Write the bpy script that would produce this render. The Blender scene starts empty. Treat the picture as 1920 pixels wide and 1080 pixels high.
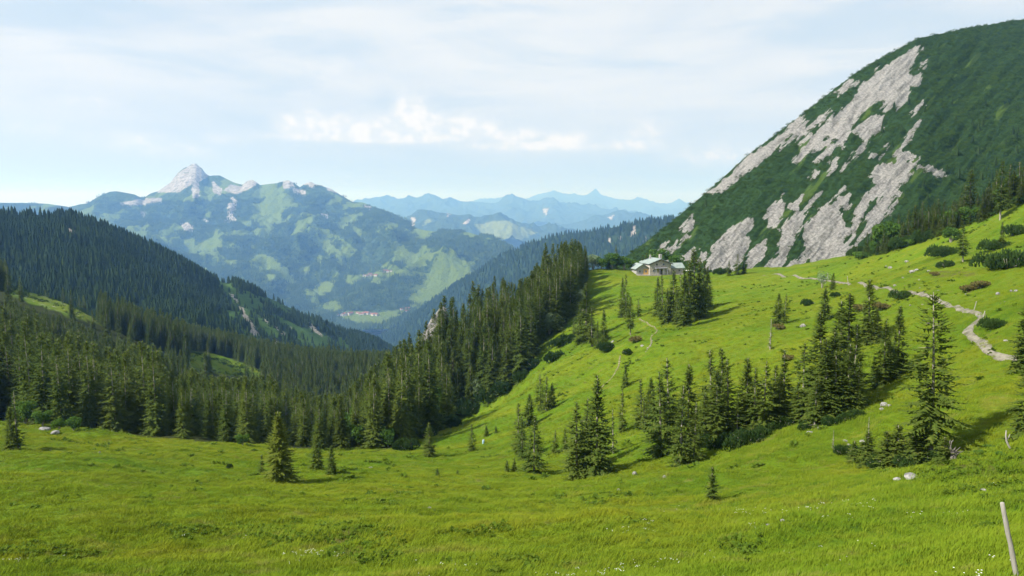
import bpy, math, random
import numpy as np
from mathutils import Vector, Matrix

# ------------------------------------------------------------------ camera, sky, sun, exposure
scene = bpy.context.scene
col = scene.collection
FPX, CX, CY, HORIZON = 1495.0, 960.0, 540.0, 385.0      # focal length in photo pixels (1920 wide)
PITCH = math.atan((CY - HORIZON) / FPX)
cam = bpy.data.cameras.new('camera')
cam.sensor_width = 36.0
cam.lens = 36.0 * FPX / 1920.0
cam.clip_start = 0.3
cam.clip_end = 200000.0
camo = bpy.data.objects.new('camera', cam)
col.objects.link(camo)
camo.location = (0, 0, 0)
camo.rotation_euler = (math.pi / 2 - PITCH, 0, 0)
scene.camera = camo

SUN_AZ, SUN_EL = math.radians(-116), math.radians(42)   # azimuth from +Y, clockwise; left and a little behind the camera
SUN = Vector((math.sin(SUN_AZ) * math.cos(SUN_EL), math.cos(SUN_AZ) * math.cos(SUN_EL), math.sin(SUN_EL)))

scene.view_settings.view_transform = 'Standard'
scene.view_settings.look = 'None'
scene.view_settings.gamma = 1.0
scene.view_settings.use_curve_mapping = False
scene.view_settings.exposure = 0.75
scene.render.engine = 'CYCLES'
scene.cycles.use_denoising = True
scene.cycles.max_bounces = 5
scene.cycles.diffuse_bounces = 2
scene.cycles.transmission_bounces = 3
scene.cycles.transparent_max_bounces = 4
scene.cycles.volume_bounces = 1
scene.cycles.caustics_reflective = False
scene.cycles.caustics_refractive = False


class NT:
    """small helper round a node tree"""
    def __init__(self, tree):
        self.t = tree
        self.n = tree.nodes
        self.l = tree.links

    def new(self, typ, **kw):
        nd = self.n.new(typ)
        for k, v in kw.items():
            setattr(nd, k, v)
        return nd

    def put(self, nd, sock, val):
        if val is None:
            return
        s = nd.inputs[sock]
        if isinstance(val, bpy.types.NodeSocket):
            self.l.new(val, s)
        else:
            s.default_value = val

    def math(self, op, a, b=None, c=None, clamp=False):
        nd = self.new('ShaderNodeMath', operation=op, use_clamp=clamp)
        self.put(nd, 0, a); self.put(nd, 1, b); self.put(nd, 2, c)
        return nd.outputs[0]

    def vmath(self, op, a, b=None):
        nd = self.new('ShaderNodeVectorMath', operation=op)
        self.put(nd, 0, a); self.put(nd, 1, b)
        return nd.outputs[0]

    def noise(self, vec, scale, detail=4.0, rough=0.55, dist=0.0):
        nd = self.new('ShaderNodeTexNoise')
        self.put(nd, 'Vector', vec); self.put(nd, 'Scale', scale)
        self.put(nd, 'Detail', detail); self.put(nd, 'Roughness', rough); self.put(nd, 'Distortion', dist)
        return nd.outputs[0]

    def ramp(self, fac, lo, hi, a=0.0, b=1.0, smooth=True):
        nd = self.new('ShaderNodeMapRange', clamp=True)
        nd.interpolation_type = 'SMOOTHSTEP' if smooth else 'LINEAR'
        self.put(nd, 0, fac); self.put(nd, 1, lo); self.put(nd, 2, hi); self.put(nd, 3, a); self.put(nd, 4, b)
        return nd.outputs[0]

    def mix(self, fac, a, b):
        nd = self.new('ShaderNodeMix', data_type='RGBA')
        self.put(nd, 0, fac)
        for s, v in ((6, a), (7, b)):
            if not isinstance(v, bpy.types.NodeSocket):
                v = (v[0], v[1], v[2], 1.0)
            self.put(nd, s, v)
        return nd.outputs[2]

    def scale(self, vec, s):
        return self.vmath('MULTIPLY', vec, tuple(s))


# ---- sky: Nishita blue seen through thin high cloud, with a bank of cumulus low over the ranges
def px_dir(u, v):
    a, b = (u - CX) / FPX, (CY - v) / FPX
    y = math.cos(PITCH) + b * math.sin(PITCH)
    z = -math.sin(PITCH) + b * math.cos(PITCH)
    return a, y, z


def px_ang(u, v):
    x, y, z = px_dir(u, v)
    return math.degrees(math.atan2(x, y)), math.degrees(math.atan2(z, math.hypot(x, y)))


world = bpy.data.worlds.new('World')
scene.world = world
world.use_nodes = True
W = NT(world.node_tree)
W.n.clear()
wout = W.new('ShaderNodeOutputWorld')
sky = W.new('ShaderNodeTexSky', sky_type='NISHITA')
sky.sun_disc = False
sky.sun_elevation = SUN_EL
sky.sun_rotation = SUN_AZ
sky.altitude = 1500.0
sky.air_density = 1.0
sky.dust_density = 1.5
skyc = W.scale(sky.outputs[0], (0.062, 0.066, 0.070))
tc = W.new('ShaderNodeTexCoord')
sep = W.new('ShaderNodeSeparateXYZ')
W.l.new(tc.outputs['Generated'], sep.inputs[0])
el = W.math('MULTIPLY', W.math('ARCSINE', sep.outputs[2]), 57.2958)
az = W.math('MULTIPLY', W.math('ARCTAN2', sep.outputs[0], sep.outputs[1]), 57.2958)
comb = W.new('ShaderNodeCombineXYZ')
W.l.new(az, comb.inputs[0]); W.l.new(el, comb.inputs[1])
ang = comb.outputs[0]
# thin veil: thicker towards the horizon because the sight line is longer
slant = W.math('DIVIDE', 0.20, W.math('MAXIMUM', W.math('ADD', sep.outputs[2], 0.10), 0.02))
streak = W.noise(W.scale(ang, (0.030, 0.13, 1)), 1.0, 5, 0.55, 0.6)
streak2 = W.noise(W.scale(ang, (0.055, 0.34, 1)), 1.0, 5, 0.6, 0.8)
thick = W.math('ADD', W.math('MULTIPLY', streak, 1.1), W.math('MULTIPLY', streak2, 0.5))
veil = W.ramp(thick, 0.40, 0.95, 0.30, 1.0)
veil = W.math('MULTIPLY', veil, W.math('MINIMUM', W.math('ADD', slant, 0.45), 1.0))
# the low air below the veil is clearer and bluer
veil = W.math('MULTIPLY', veil, W.ramp(el, 0.0, 9.0, 0.28, 1.0))
skyc = W.mix(W.ramp(el, 45.0, 4.0, 0.0, 0.9), skyc, (0.285, 0.400, 0.530))      # sight lines near the horizon run through more air
c1 = W.mix(veil, skyc, (0.515, 0.540, 0.560))
# blue-grey underside streaks
grey = W.ramp(W.noise(W.scale(ang, (0.045, 0.22, 1)), 1.3, 5, 0.55, 0.5), 0.46, 0.66, 0.0, 0.75)
grey = W.math('MULTIPLY', grey, W.ramp(el, 3.0, 8.0))
c1 = W.mix(grey, c1, (0.360, 0.445, 0.530))
# cumulus bank
BLOBS = [(556, 236, 40, 26, 1.0), (590, 228, 34, 24, 1.0), (628, 236, 40, 22, 1.0), (672, 244, 50, 17, 1.0), (722, 240, 48, 20, 1.0),
         (772, 212, 34, 40, 1.1), (792, 234, 50, 28, 1.0), (866, 238, 40, 24, 0.95), (908, 242, 34, 19, 0.9),
         (965, 254, 70, 16, 0.85), (1062, 262, 56, 18, 0.85), (700, 258, 210, 12, 0.95), (1000, 273, 170, 13, 0.8),
         (1208, 246, 46, 30, 0.62), (1190, 272, 80, 18, 0.65), (1345, 292, 120, 28, 0.55), (250, 264, 80, 20, 0.52),
         (330, 280, 90, 16, 0.52), (60, 240, 46, 18, 0.45), (160, 190, 66, 18, 0.45), (420, 262, 70, 14, 0.5), (640, 130, 150, 14, 0.3)]
fld = None
for (bu, bv, ru, rv, amp) in BLOBS:
    a0, e0 = px_ang(bu, bv)
    d = W.vmath('MULTIPLY', W.vmath('SUBTRACT', ang, (a0, e0, 0)), (26.1 / ru, 26.1 / rv, 0))
    dd = W.new('ShaderNodeVectorMath', operation='DOT_PRODUCT')
    W.l.new(d, dd.inputs[0]); W.l.new(d, dd.inputs[1])
    g = W.math('MULTIPLY', W.math('EXPONENT', W.math('MULTIPLY', dd.outputs['Value'], -0.9)), amp)
    fld = g if fld is None else W.math('MAXIMUM', fld, g)
# more of the same bank all round the horizon
band = W.math('MULTIPLY', W.ramp(el, 2.0, 4.5), W.ramp(el, 9.0, 5.5))
far_bank = W.math('MULTIPLY', W.ramp(W.noise(W.scale(ang, (0.09, 0.20, 1)), 1.0, 3, 0.5), 0.56, 0.74), band)
outside = W.ramp(W.math('ABSOLUTE', az), 34.0, 42.0)
fld = W.math('MAXIMUM', fld, W.math('MULTIPLY', far_bank, outside))
puff = W.math('ADD', W.math('MULTIPLY', W.noise(W.scale(ang, (1.0, 1.15, 1)), 0.95, 3, 0.5, 0.2), 0.55), W.math('MULTIPLY', W.noise(W.scale(ang, (1.0, 1.1, 1)), 3.2, 5, 0.6, 0.3), 0.45))
mask = W.ramp(W.math('ADD', W.math('SUBTRACT', W.math('MULTIPLY', fld, 1.75), 0.42), W.math('MULTIPLY', W.math('SUBTRACT', puff, 0.5), 1.9)), 0.42, 0.54)
soft = W.ramp(fld, 0.04, 0.75, 0.0, 0.50)
mask = W.math('MAXIMUM', W.math('MULTIPLY', mask, W.ramp(fld, 0.30, 0.85, 0.40, 0.95)), soft)
lit = W.ramp(W.noise(W.scale(ang, (1.0, 1.3, 1)), 0.8, 4, 0.5), 0.40, 0.58)
cumc = W.mix(lit, (0.490, 0.525, 0.555), (0.590, 0.590, 0.590))
c2 = W.mix(mask, c1, cumc)
bg = W.new('ShaderNodeBackground')
W.l.new(c2, bg.inputs[0])
bg.inputs[1].default_value = 1.0
W.l.new(bg.outputs[0], wout.inputs[0])

sl = bpy.data.lights.new('sun', 'SUN')
sl.energy = 5.0
sl.angle = math.radians(2.2)
sl.color = (1.0, 0.96, 0.90)
so = bpy.data.objects.new('sun', sl)
col.objects.link(so)
so.rotation_euler = SUN.to_track_quat('Z', 'Y').to_euler()

# ------------------------------------------------------------------ general helpers
rng = np.random.default_rng(7)
random.seed(7)


def P(u, v, d):
    """the point whose photo pixel is (u, v) at depth d metres along +Y"""
    x, y, z = px_dir(u, v)
    return np.array([x * d / y, d, z * d / y])


def proj(p):
    p = np.asarray(p, float)
    x, y, z = p[..., 0], p[..., 1], p[..., 2]
    c, s = math.cos(PITCH), math.sin(PITCH)
    f = y * c - z * s
    up = y * s + z * c
    f = np.where(f < 0.1, 0.1, f)
    return CX + FPX * x / f, CY - FPX * up / f


def _hash(ix, iy, seed):
    h = (ix.astype(np.int64) * 374761393 + iy.astype(np.int64) * 668265263 + seed * 974634777) & 0xFFFFFFFF
    h = ((h ^ (h >> 13)) * 1274126177) & 0xFFFFFFFF
    return (h ^ (h >> 16)) & 0xFFFF


def perlin(x, y, seed=0):
    x = np.asarray(x, float); y = np.asarray(y, float)
    ix, iy = np.floor(x), np.floor(y)
    fx, fy = x - ix, y - iy
    u = fx * fx * fx * (fx * (fx * 6 - 15) + 10)
    w = fy * fy * fy * (fy * (fy * 6 - 15) + 10)

    def g(a, b):
        t = _hash(ix + a, iy + b, seed) * (2 * math.pi / 65536.0)
        return np.cos(t) * (fx - a) + np.sin(t) * (fy - b)
    n0 = g(0, 0) + u * (g(1, 0) - g(0, 0))
    n1 = g(0, 1) + u * (g(1, 1) - g(0, 1))
    return (n0 + w * (n1 - n0)) * 1.5


def fbm(x, y, octv=4, seed=0, gain=0.5, ridged=False):
    r, a = 0.0, 1.0
    for k in range(octv):
        n = perlin(x * 2 ** k, y * 2 ** k, seed + k * 17)
        if ridged:
            n = 0.5 - np.abs(n)
        r = r + a * n
        a *= gain
    return r


def tag(o, label=None, cat=None, group=None, kind=None):
    if label: o['label'] = label
    if cat: o['category'] = cat
    if group: o['group'] = group
    if kind: o['kind'] = kind
    return o


def mesh_np(name, verts, faces, mats=(), midx=None, smooth=False, attrs=None):
    """verts (n,3); faces: list of index arrays of equal length, or list of tuples"""
    me = bpy.data.meshes.new(name)
    verts = np.asarray(verts, dtype=np.float32)
    if isinstance(faces, np.ndarray):
        nf, k = faces.shape
        me.vertices.add(len(verts)); me.vertices.foreach_set('co', verts.ravel())
        me.loops.add(nf * k); me.loops.foreach_set('vertex_index', faces.ravel().astype(np.int32))
        me.polygons.add(nf)
        me.polygons.foreach_set('loop_start', np.arange(0, nf * k, k, dtype=np.int32))
        me.polygons.foreach_set('loop_total', np.full(nf, k, dtype=np.int32))
    else:
        me.from_pydata([tuple(map(float, v)) for v in verts], [], [tuple(int(i) for i in f) for f in faces])
    for m in mats:
        me.materials.append(m)
    if midx is not None:
        me.polygons.foreach_set('material_index', np.asarray(midx, dtype=np.int32))
    if smooth:
        me.polygons.foreach_set('use_smooth', np.ones(len(me.polygons), dtype=bool))
    if attrs:
        for an, av in attrs.items():
            at = me.attributes.new(an, 'FLOAT', 'POINT')
            at.data.foreach_set('value', np.asarray(av, dtype=np.float32))
    me.update()
    me.validate()
    return me


def obj(name, me, parent=None, loc=None, link=True):
    o = bpy.data.objects.new(name, me)
    if link:
        col.objects.link(o)
    if parent is not None:
        o.parent = parent
    if loc is not None:
        o.location = loc
    return o


def grid_faces(nr, nc):
    i = np.arange(nr - 1)[:, None] * nc + np.arange(nc - 1)[None, :]
    return np.stack([i, i + 1, i + nc + 1, i + nc], -1).reshape(-1, 4)


def in_poly(u, v, poly):
    inside = np.zeros(np.shape(u), bool)
    n = len(poly)
    for i in range(n):
        x1, y1 = poly[i]; x2, y2 = poly[(i + 1) % n]
        if y1 == y2:
            continue
        c = ((y1 > v) != (y2 > v)) & (u < (x2 - x1) * (v - y1) / (y2 - y1) + x1)
        inside ^= c
    return inside


def sdf_polys(u, v, polys, far=60.0):
    """signed pixel distance to a union of polygons (positive inside)"""
    best = np.full(np.shape(u), -far)
    for poly in polys:
        xs = [p[0] for p in poly]; ys = [p[1] for p in poly]
        m = (u > min(xs) - far) & (u < max(xs) + far) & (v > min(ys) - far) & (v < max(ys) + far)
        if not m.any():
            continue
        uu, vv = u[m], v[m]
        dist = np.full(uu.shape, 1e9)
        n = len(poly)
        for i in range(n):
            x1, y1 = poly[i]; x2, y2 = poly[(i + 1) % n]
            dx, dy = x2 - x1, y2 - y1
            t = np.clip(((uu - x1) * dx + (vv - y1) * dy) / (dx * dx + dy * dy + 1e-9), 0, 1)
            dist = np.minimum(dist, np.hypot(uu - x1 - t * dx, vv - y1 - t * dy))
        s = np.where(in_poly(uu, vv, poly), dist, -dist)
        best[m] = np.maximum(best[m], s)
    return best


def zoomed(pts, ox, oy, k=3.0):
    return [(ox + x / k, oy + y / k) for x, y in pts]


# ------------------------------------------------------------------ materials
def new_mat(name):
    m = bpy.data.materials.new(name)
    m.use_nodes = True
    t = NT(m.node_tree)
    t.n.clear()
    out = t.new('ShaderNodeOutputMaterial')
    return m, t, out


def finish(t, out, color, rough=0.85, bump=None, bump_dist=0.05, bump_str=0.6, spec=0.2, trans=None):
    b = t.new('ShaderNodeBsdfPrincipled')
    t.put(b, 'Base Color', color if isinstance(color, bpy.types.NodeSocket) else (*color, 1.0))
    t.put(b, 'Roughness', rough)
    t.put(b, 'Specular IOR Level', spec)
    if bump is not None:
        bp = t.new('ShaderNodeBump')
        t.put(bp, 'Height', bump); t.put(bp, 'Distance', bump_dist); t.put(bp, 'Strength', bump_str)
        t.l.new(bp.outputs[0], b.inputs['Normal'])
    res = b.outputs[0]
    if trans is not None:
        tr = t.new('ShaderNodeBsdfTranslucent')
        t.put(tr, 'Color', trans[1] if isinstance(trans[1], bpy.types.NodeSocket) else (*trans[1], 1.0))
        mx = t.new('ShaderNodeMixShader')
        t.put(mx, 0, trans[0])
        t.l.new(res, mx.inputs[1]); t.l.new(tr.outputs[0], mx.inputs[2])
        res = mx.outputs[0]
    t.l.new(res, out.inputs[0])


def pos(t):
    return t.new('ShaderNodeNewGeometry').outputs['Position']


def attr(t, name):
    nd = t.new('ShaderNodeAttribute', attribute_name=name)
    return nd.outputs['Fac']


def leaf_mat(name, c_a, c_b, c_c=None, trans=0.25, patch=0.03, rough=0.85, spec=0.04):
    """foliage: colour differs a little from plant to plant and from clump to clump"""
    m, t, out = new_mat(name)
    oi = t.new('ShaderNodeObjectInfo')
    p = pos(t)
    f = t.math('ADD', t.math('MULTIPLY', oi.outputs['Random'], 0.55), t.math('MULTIPLY', t.noise(p, 0.9, 3), 0.45))
    c = t.mix(f, c_a, c_b)
    if c_c is not None:
        c = t.mix(t.ramp(t.noise(p, 2.3, 2), 0.52, 0.70, 0.0, 0.8), c, c_c)
    finish(t, out, c, rough, spec=spec, trans=(trans, c))
    return m


M = {}
M['spruce'] = leaf_mat('spruce_needles', (0.072, 0.122, 0.022), (0.135, 0.182, 0.030), (0.200, 0.225, 0.044), 0.45)
M['spruce_pale'] = leaf_mat('spruce_needles_pale', (0.12, 0.165, 0.024), (0.175, 0.215, 0.030), (0.22, 0.24, 0.04), 0.42)
M['forest'] = leaf_mat('forest_needles', (0.046, 0.086, 0.016), (0.112, 0.150, 0.025), (0.160, 0.185, 0.034), 0.34)
M['farforest'] = leaf_mat('far_forest_needles', (0.011, 0.028, 0.010), (0.040, 0.066, 0.018), None, 0.12)
M['dwarfpine'] = leaf_mat('dwarf_pine_needles', (0.026, 0.062, 0.014), (0.058, 0.102, 0.022), (0.090, 0.135, 0.030), 0.22)
M['broad'] = leaf_mat('broad_leaves', (0.060, 0.135, 0.020), (0.105, 0.185, 0.030), (0.14, 0.22, 0.045), 0.35)
M['whitebeam'] = leaf_mat('pale_grey_leaves', (0.15, 0.22, 0.10), (0.21, 0.28, 0.15), (0.30, 0.36, 0.24), 0.30)
M['brownshrub'] = leaf_mat('dry_brown_leaves', (0.12, 0.105, 0.036), (0.16, 0.13, 0.045), (0.10, 0.145, 0.028), 0.25)
M['massif_wood'] = leaf_mat('massif_wood', (0.018, 0.042, 0.014), (0.090, 0.135, 0.030), None, 0.1)
M['mountain_pine'] = leaf_mat('mountain_pine', (0.020, 0.052, 0.012), (0.088, 0.142, 0.026), None, 0.22)
M['herb'] = leaf_mat('herb_leaves', (0.075, 0.135, 0.013), (0.115, 0.175, 0.018), (0.15, 0.20, 0.025), 0.40)


def make_bark():
    m, t, out = new_mat('grey_bark')
    p = pos(t)
    c = t.mix(t.noise(t.scale(p, (3, 3, 0.8)), 2.0, 5, 0.6), (0.16, 0.14, 0.115), (0.40, 0.37, 0.32))
    finish(t, out, c, 0.9, t.noise(t.scale(p, (6, 6, 1.5)), 2.0, 4), 0.03)
    return m


M['bark'] = make_bark()


def make_deadwood():
    m, t, out = new_mat('weathered_wood')
    p = pos(t)
    c = t.mix(t.noise(t.scale(p, (22, 22, 2.2)), 1.0, 6, 0.65, 0.4), (0.15, 0.138, 0.115), (0.46, 0.435, 0.39))
    finish(t, out, c, 0.85, t.noise(t.scale(p, (40, 40, 3)), 1.0, 4), 0.01)
    return m


M['deadwood'] = make_deadwood()


def grass_col(t, p):
    big = t.noise(t.scale(p, (0.026, 0.048, 0.03)), 1.0, 5, 0.6, 0.8)
    mid = t.noise(t.scale(p, (0.12, 0.30, 0.16)), 1.0, 5, 0.62, 0.7)
    pat = t.noise(t.scale(p, (0.42, 0.75, 0.5)), 1.0, 4, 0.6, 0.4)
    fine = t.noise(p, 1.6, 4, 0.65)
    c = t.mix(t.ramp(big, 0.38, 0.62), (0.080, 0.150, 0.008), (0.154, 0.190, 0.011))
    c = t.mix(t.ramp(mid, 0.40, 0.58, 0.0, 0.8), c, (0.116, 0.184, 0.010))
    c = t.mix(t.ramp(mid, 0.58, 0.74, 0.0, 0.85), c, (0.190, 0.205, 0.026))
    c = t.mix(t.ramp(pat, 0.55, 0.70, 0.0, 0.65), c, (0.055, 0.118, 0.010))
    c = t.mix(t.ramp(pat, 0.42, 0.30, 0.0, 0.55), c, (0.175, 0.170, 0.045))
    c = t.mix(t.ramp(fine, 0.52, 0.75, 0.0, 0.45), c, (0.058, 0.122, 0.010))
    return c, fine


def make_meadow():
    m, t, out = new_mat('meadow_turf')
    p = pos(t)
    c, fine = grass_col(t, p)
    # bare or heathy places and scree where the attribute says so
    n = t.math('MULTIPLY', t.math('SUBTRACT', t.noise(p, 0.22, 5, 0.65), 0.5), 2.0)
    n_f = t.math('MULTIPLY', t.math('SUBTRACT', t.noise(p, 0.35, 6, 0.7), 0.5), 3.2)
    scree = t.ramp(t.math('ADD', attr(t, 'scree'), n_f), 0.0, 0.35)
    heath = t.ramp(t.math('ADD', attr(t, 'heath'), n), 0.0, 0.35, 0.0, 0.8)
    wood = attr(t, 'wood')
    c = t.mix(heath, c, t.mix(fine, (0.085, 0.075, 0.030), (0.13, 0.12, 0.035)))
    rock = t.mix(t.noise(p, 0.8, 6, 0.7), (0.17, 0.165, 0.15), (0.44, 0.43, 0.40))
    c = t.mix(scree, c, rock)
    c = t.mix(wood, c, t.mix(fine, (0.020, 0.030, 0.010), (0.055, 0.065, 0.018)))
    h = t.math('ADD', t.math('MULTIPLY', t.noise(p, 2.2, 6, 0.7), 1.0), t.math('MULTIPLY', t.noise(t.scale(p, (0.4, 0.7, 0.4)), 1.0, 4), 1.2))
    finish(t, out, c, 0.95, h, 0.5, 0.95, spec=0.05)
    return m


M['meadow'] = make_meadow()


def make_blades():
    m, t, out = new_mat('grass_blades')
    p = pos(t)
    c, fine = grass_col(t, p)
    oi = t.new('ShaderNodeObjectInfo')
    c = t.mix(t.math('MULTIPLY', oi.outputs['Random'], 0.30), c, (0.185, 0.21, 0.020))
    b = t.new('ShaderNodeBsdfDiffuse')
    nrm = t.new('ShaderNodeNewGeometry').outputs['Normal']
    up = t.vmath('NORMALIZE', t.vmath('ADD', t.scale(nrm, (0.45, 0.45, 0.45)), (0, 0, 0.8)))   # a sward scatters light like a soft pile
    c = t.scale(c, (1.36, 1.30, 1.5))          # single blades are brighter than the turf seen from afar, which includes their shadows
    t.put(b, 'Color', c); t.l.new(up, b.inputs['Normal'])
    tr = t.new('ShaderNodeBsdfTranslucent')
    t.put(tr, 'Color', c)
    mx = t.new('ShaderNodeMixShader')
    t.put(mx, 0, 0.25)
    t.l.new(b.outputs[0], mx.inputs[1]); t.l.new(tr.outputs[0], mx.inputs[2])
    t.l.new(mx.outputs[0], out.inputs[0])
    return m


M['blades'] = make_blades()


def simple(name, a, b, scale=3.0, rough=0.85, bump=0.02, spec=0.2):
    m, t, out = new_mat(name)
    p = pos(t)
    n = t.noise(p, scale, 5, 0.6)
    finish(t, out, t.mix(t.ramp(n, 0.3, 0.7), a, b), rough, n, bump, spec=spec)
    return m


M['gravel'] = simple('path_gravel', (0.10, 0.094, 0.066), (0.25, 0.232, 0.18), 0.9, 0.95, 0.05)
M['boulder'] = simple('limestone_boulder', (0.11, 0.108, 0.098), (0.34, 0.33, 0.31), 3.0, 0.9, 0.06)
M['crag'] = simple('crag_rock', (0.09, 0.088, 0.080), (0.26, 0.25, 0.235), 0.35, 0.9, 0.6)
M['stump'] = simple('grey_root_wood', (0.075, 0.065, 0.055), (0.24, 0.22, 0.195), 4.0, 0.9, 0.03)
M['trodden'] = simple('trodden_earth', (0.10, 0.105, 0.030), (0.22, 0.205, 0.12), 1.5, 0.95, 0.04)
M['flower'] = simple('white_petals', (0.70, 0.70, 0.66), (0.8, 0.8, 0.75), 9.0)
M['hut_stone'] = simple('hut_stone', (0.30, 0.27, 0.235), (0.47, 0.43, 0.385), 1.6, 0.9, 0.05)
M['hut_plaster'] = simple('hut_plaster', (0.30, 0.29, 0.275), (0.40, 0.385, 0.365), 1.2)
M['hut_roof'] = simple('hut_roof_metal', (0.20, 0.25, 0.23), (0.28, 0.325, 0.305), 0.8, 0.7, 0.01, 0.1)
M['hut_wood'] = simple('hut_honey_wood', (0.50, 0.30, 0.10), (0.62, 0.40, 0.15), 2.0)
M['hut_dark'] = simple('hut_dark_timber', (0.035, 0.030, 0.035), (0.07, 0.06, 0.06), 2.0)
M['hut_trim'] = simple('hut_grey_trim', (0.26, 0.26, 0.30), (0.34, 0.34, 0.38), 2.0)
M['white'] = simple('white_cloth', (0.72, 0.72, 0.72), (0.8, 0.8, 0.8), 2.0)
M['blue'] = simple('pale_blue_plastic', (0.22, 0.38, 0.50), (0.35, 0.52, 0.62), 2.0, 0.5)
M['tile'] = simple('red_roof_tile', (0.16, 0.075, 0.055), (0.24, 0.11, 0.085), 0.3)
M['render'] = simple('house_render', (0.38, 0.37, 0.35), (0.48, 0.47, 0.45), 0.3)
mg, tg, og = new_mat('window_glass')
finish(tg, og, (0.02, 0.025, 0.03), 0.08, spec=0.6)
M['glass'] = mg


def make_mountain(name, green_a, green_b, meadow_a, meadow_b, rock_a, rock_b, px, strat=None, fine=1.0, ragged=1.0, bump=6.0, grow=0.5):
    """px: metres per photo pixel; 'rock' and 'lea' are signed distances in pixels to the mapped outcrops and pastures"""
    m, t, out = new_mat(name)
    p = pos(t)
    s = 1.0 / px
    n1 = t.math('SUBTRACT', t.noise(p, 0.16 * s * fine, 7, 0.70), 0.5)
    n2 = t.math('SUBTRACT', t.noise(p, 0.035 * s, 4, 0.55), 0.5)
    edge = t.math('ADD', t.math('MULTIPLY', n1, 15.0 * ragged), t.math('MULTIPLY', n2, 9.0 * ragged))
    rock = t.ramp(t.math('ADD', t.math('ADD', attr(t, 'rock'), grow), edge), -0.4, 0.9)
    lea = t.ramp(t.math('ADD', attr(t, 'lea'), edge), -0.8, 1.6)
    g = t.mix(t.ramp(t.noise(p, 0.28 * s * fine, 6, 0.7), 0.35, 0.65), green_a, green_b)
    md = t.mix(t.noise(p, 0.06 * s, 6, 0.65), meadow_a, meadow_b)
    md = t.mix(t.ramp(t.noise(p, 0.22 * s * fine, 4, 0.6), 0.58, 0.68, 0.0, 0.85), md, green_b)      # single bushes and trees in the pastures
    rn = t.noise(p, 0.18 * s * fine, 8, 0.72)
    rk = t.mix(t.ramp(rn, 0.33, 0.66), rock_a, rock_b)
    tuft_ = t.ramp(t.noise(p, 0.16 * s * fine, 5, 0.62), 0.60, 0.68, 0.0, 0.8)                         # plants clinging to the ledges
    rk = t.mix(tuft_, rk, t.mix(0.5, green_b, rock_a))
    h = rn
    if strat == 'fall':
        cv = t.new('ShaderNodeCombineXYZ')
        t.l.new(attr(t, 'across'), cv.inputs[0]); t.l.new(attr(t, 'along'), cv.inputs[1])
        sn = t.noise(t.scale(cv.outputs[0], (0.22, 0.035, 1)), 1.0, 7, 0.68, 0.4)        # runnels down the fall line
        bd = t.noise(t.scale(cv.outputs[0], (0.05, 0.42, 1)), 1.0, 6, 0.65, 1.2)           # bedding across it
        rk = t.mix(t.ramp(sn, 0.50, 0.68, 0.0, 0.75), rk, tuple(c * 0.60 for c in rock_a))
        rk = t.mix(t.ramp(bd, 0.53, 0.66, 0.0, 0.60), rk, tuple(c * 0.65 for c in rock_a))
        h = t.math('ADD', rn, t.math('SUBTRACT', 0.0, t.math('ADD', sn, bd)))
    elif strat is not None:
        w = t.new('ShaderNodeTexWave', wave_type='BANDS', bands_direction='DIAGONAL', wave_profile='SAW')
        t.put(w, 'Vector', t.scale(p, strat))
        t.put(w, 'Scale', 1.0); t.put(w, 'Distortion', 5.0); t.put(w, 'Detail', 4.0); t.put(w, 'Detail Scale', 1.2)
        rk = t.mix(t.math('MULTIPLY', w.outputs['Fac'], 0.40), rk, tuple(c * 0.62 for c in rock_a))
        h = t.math('ADD', rn, t.math('MULTIPLY', w.outputs['Fac'], 0.6))
    c = t.mix(lea, g, md)
    c = t.mix(rock, c, rk)
    finish(t, out, c, 0.95, h, bump * px, 0.9, spec=0.05)
    return m

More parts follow.
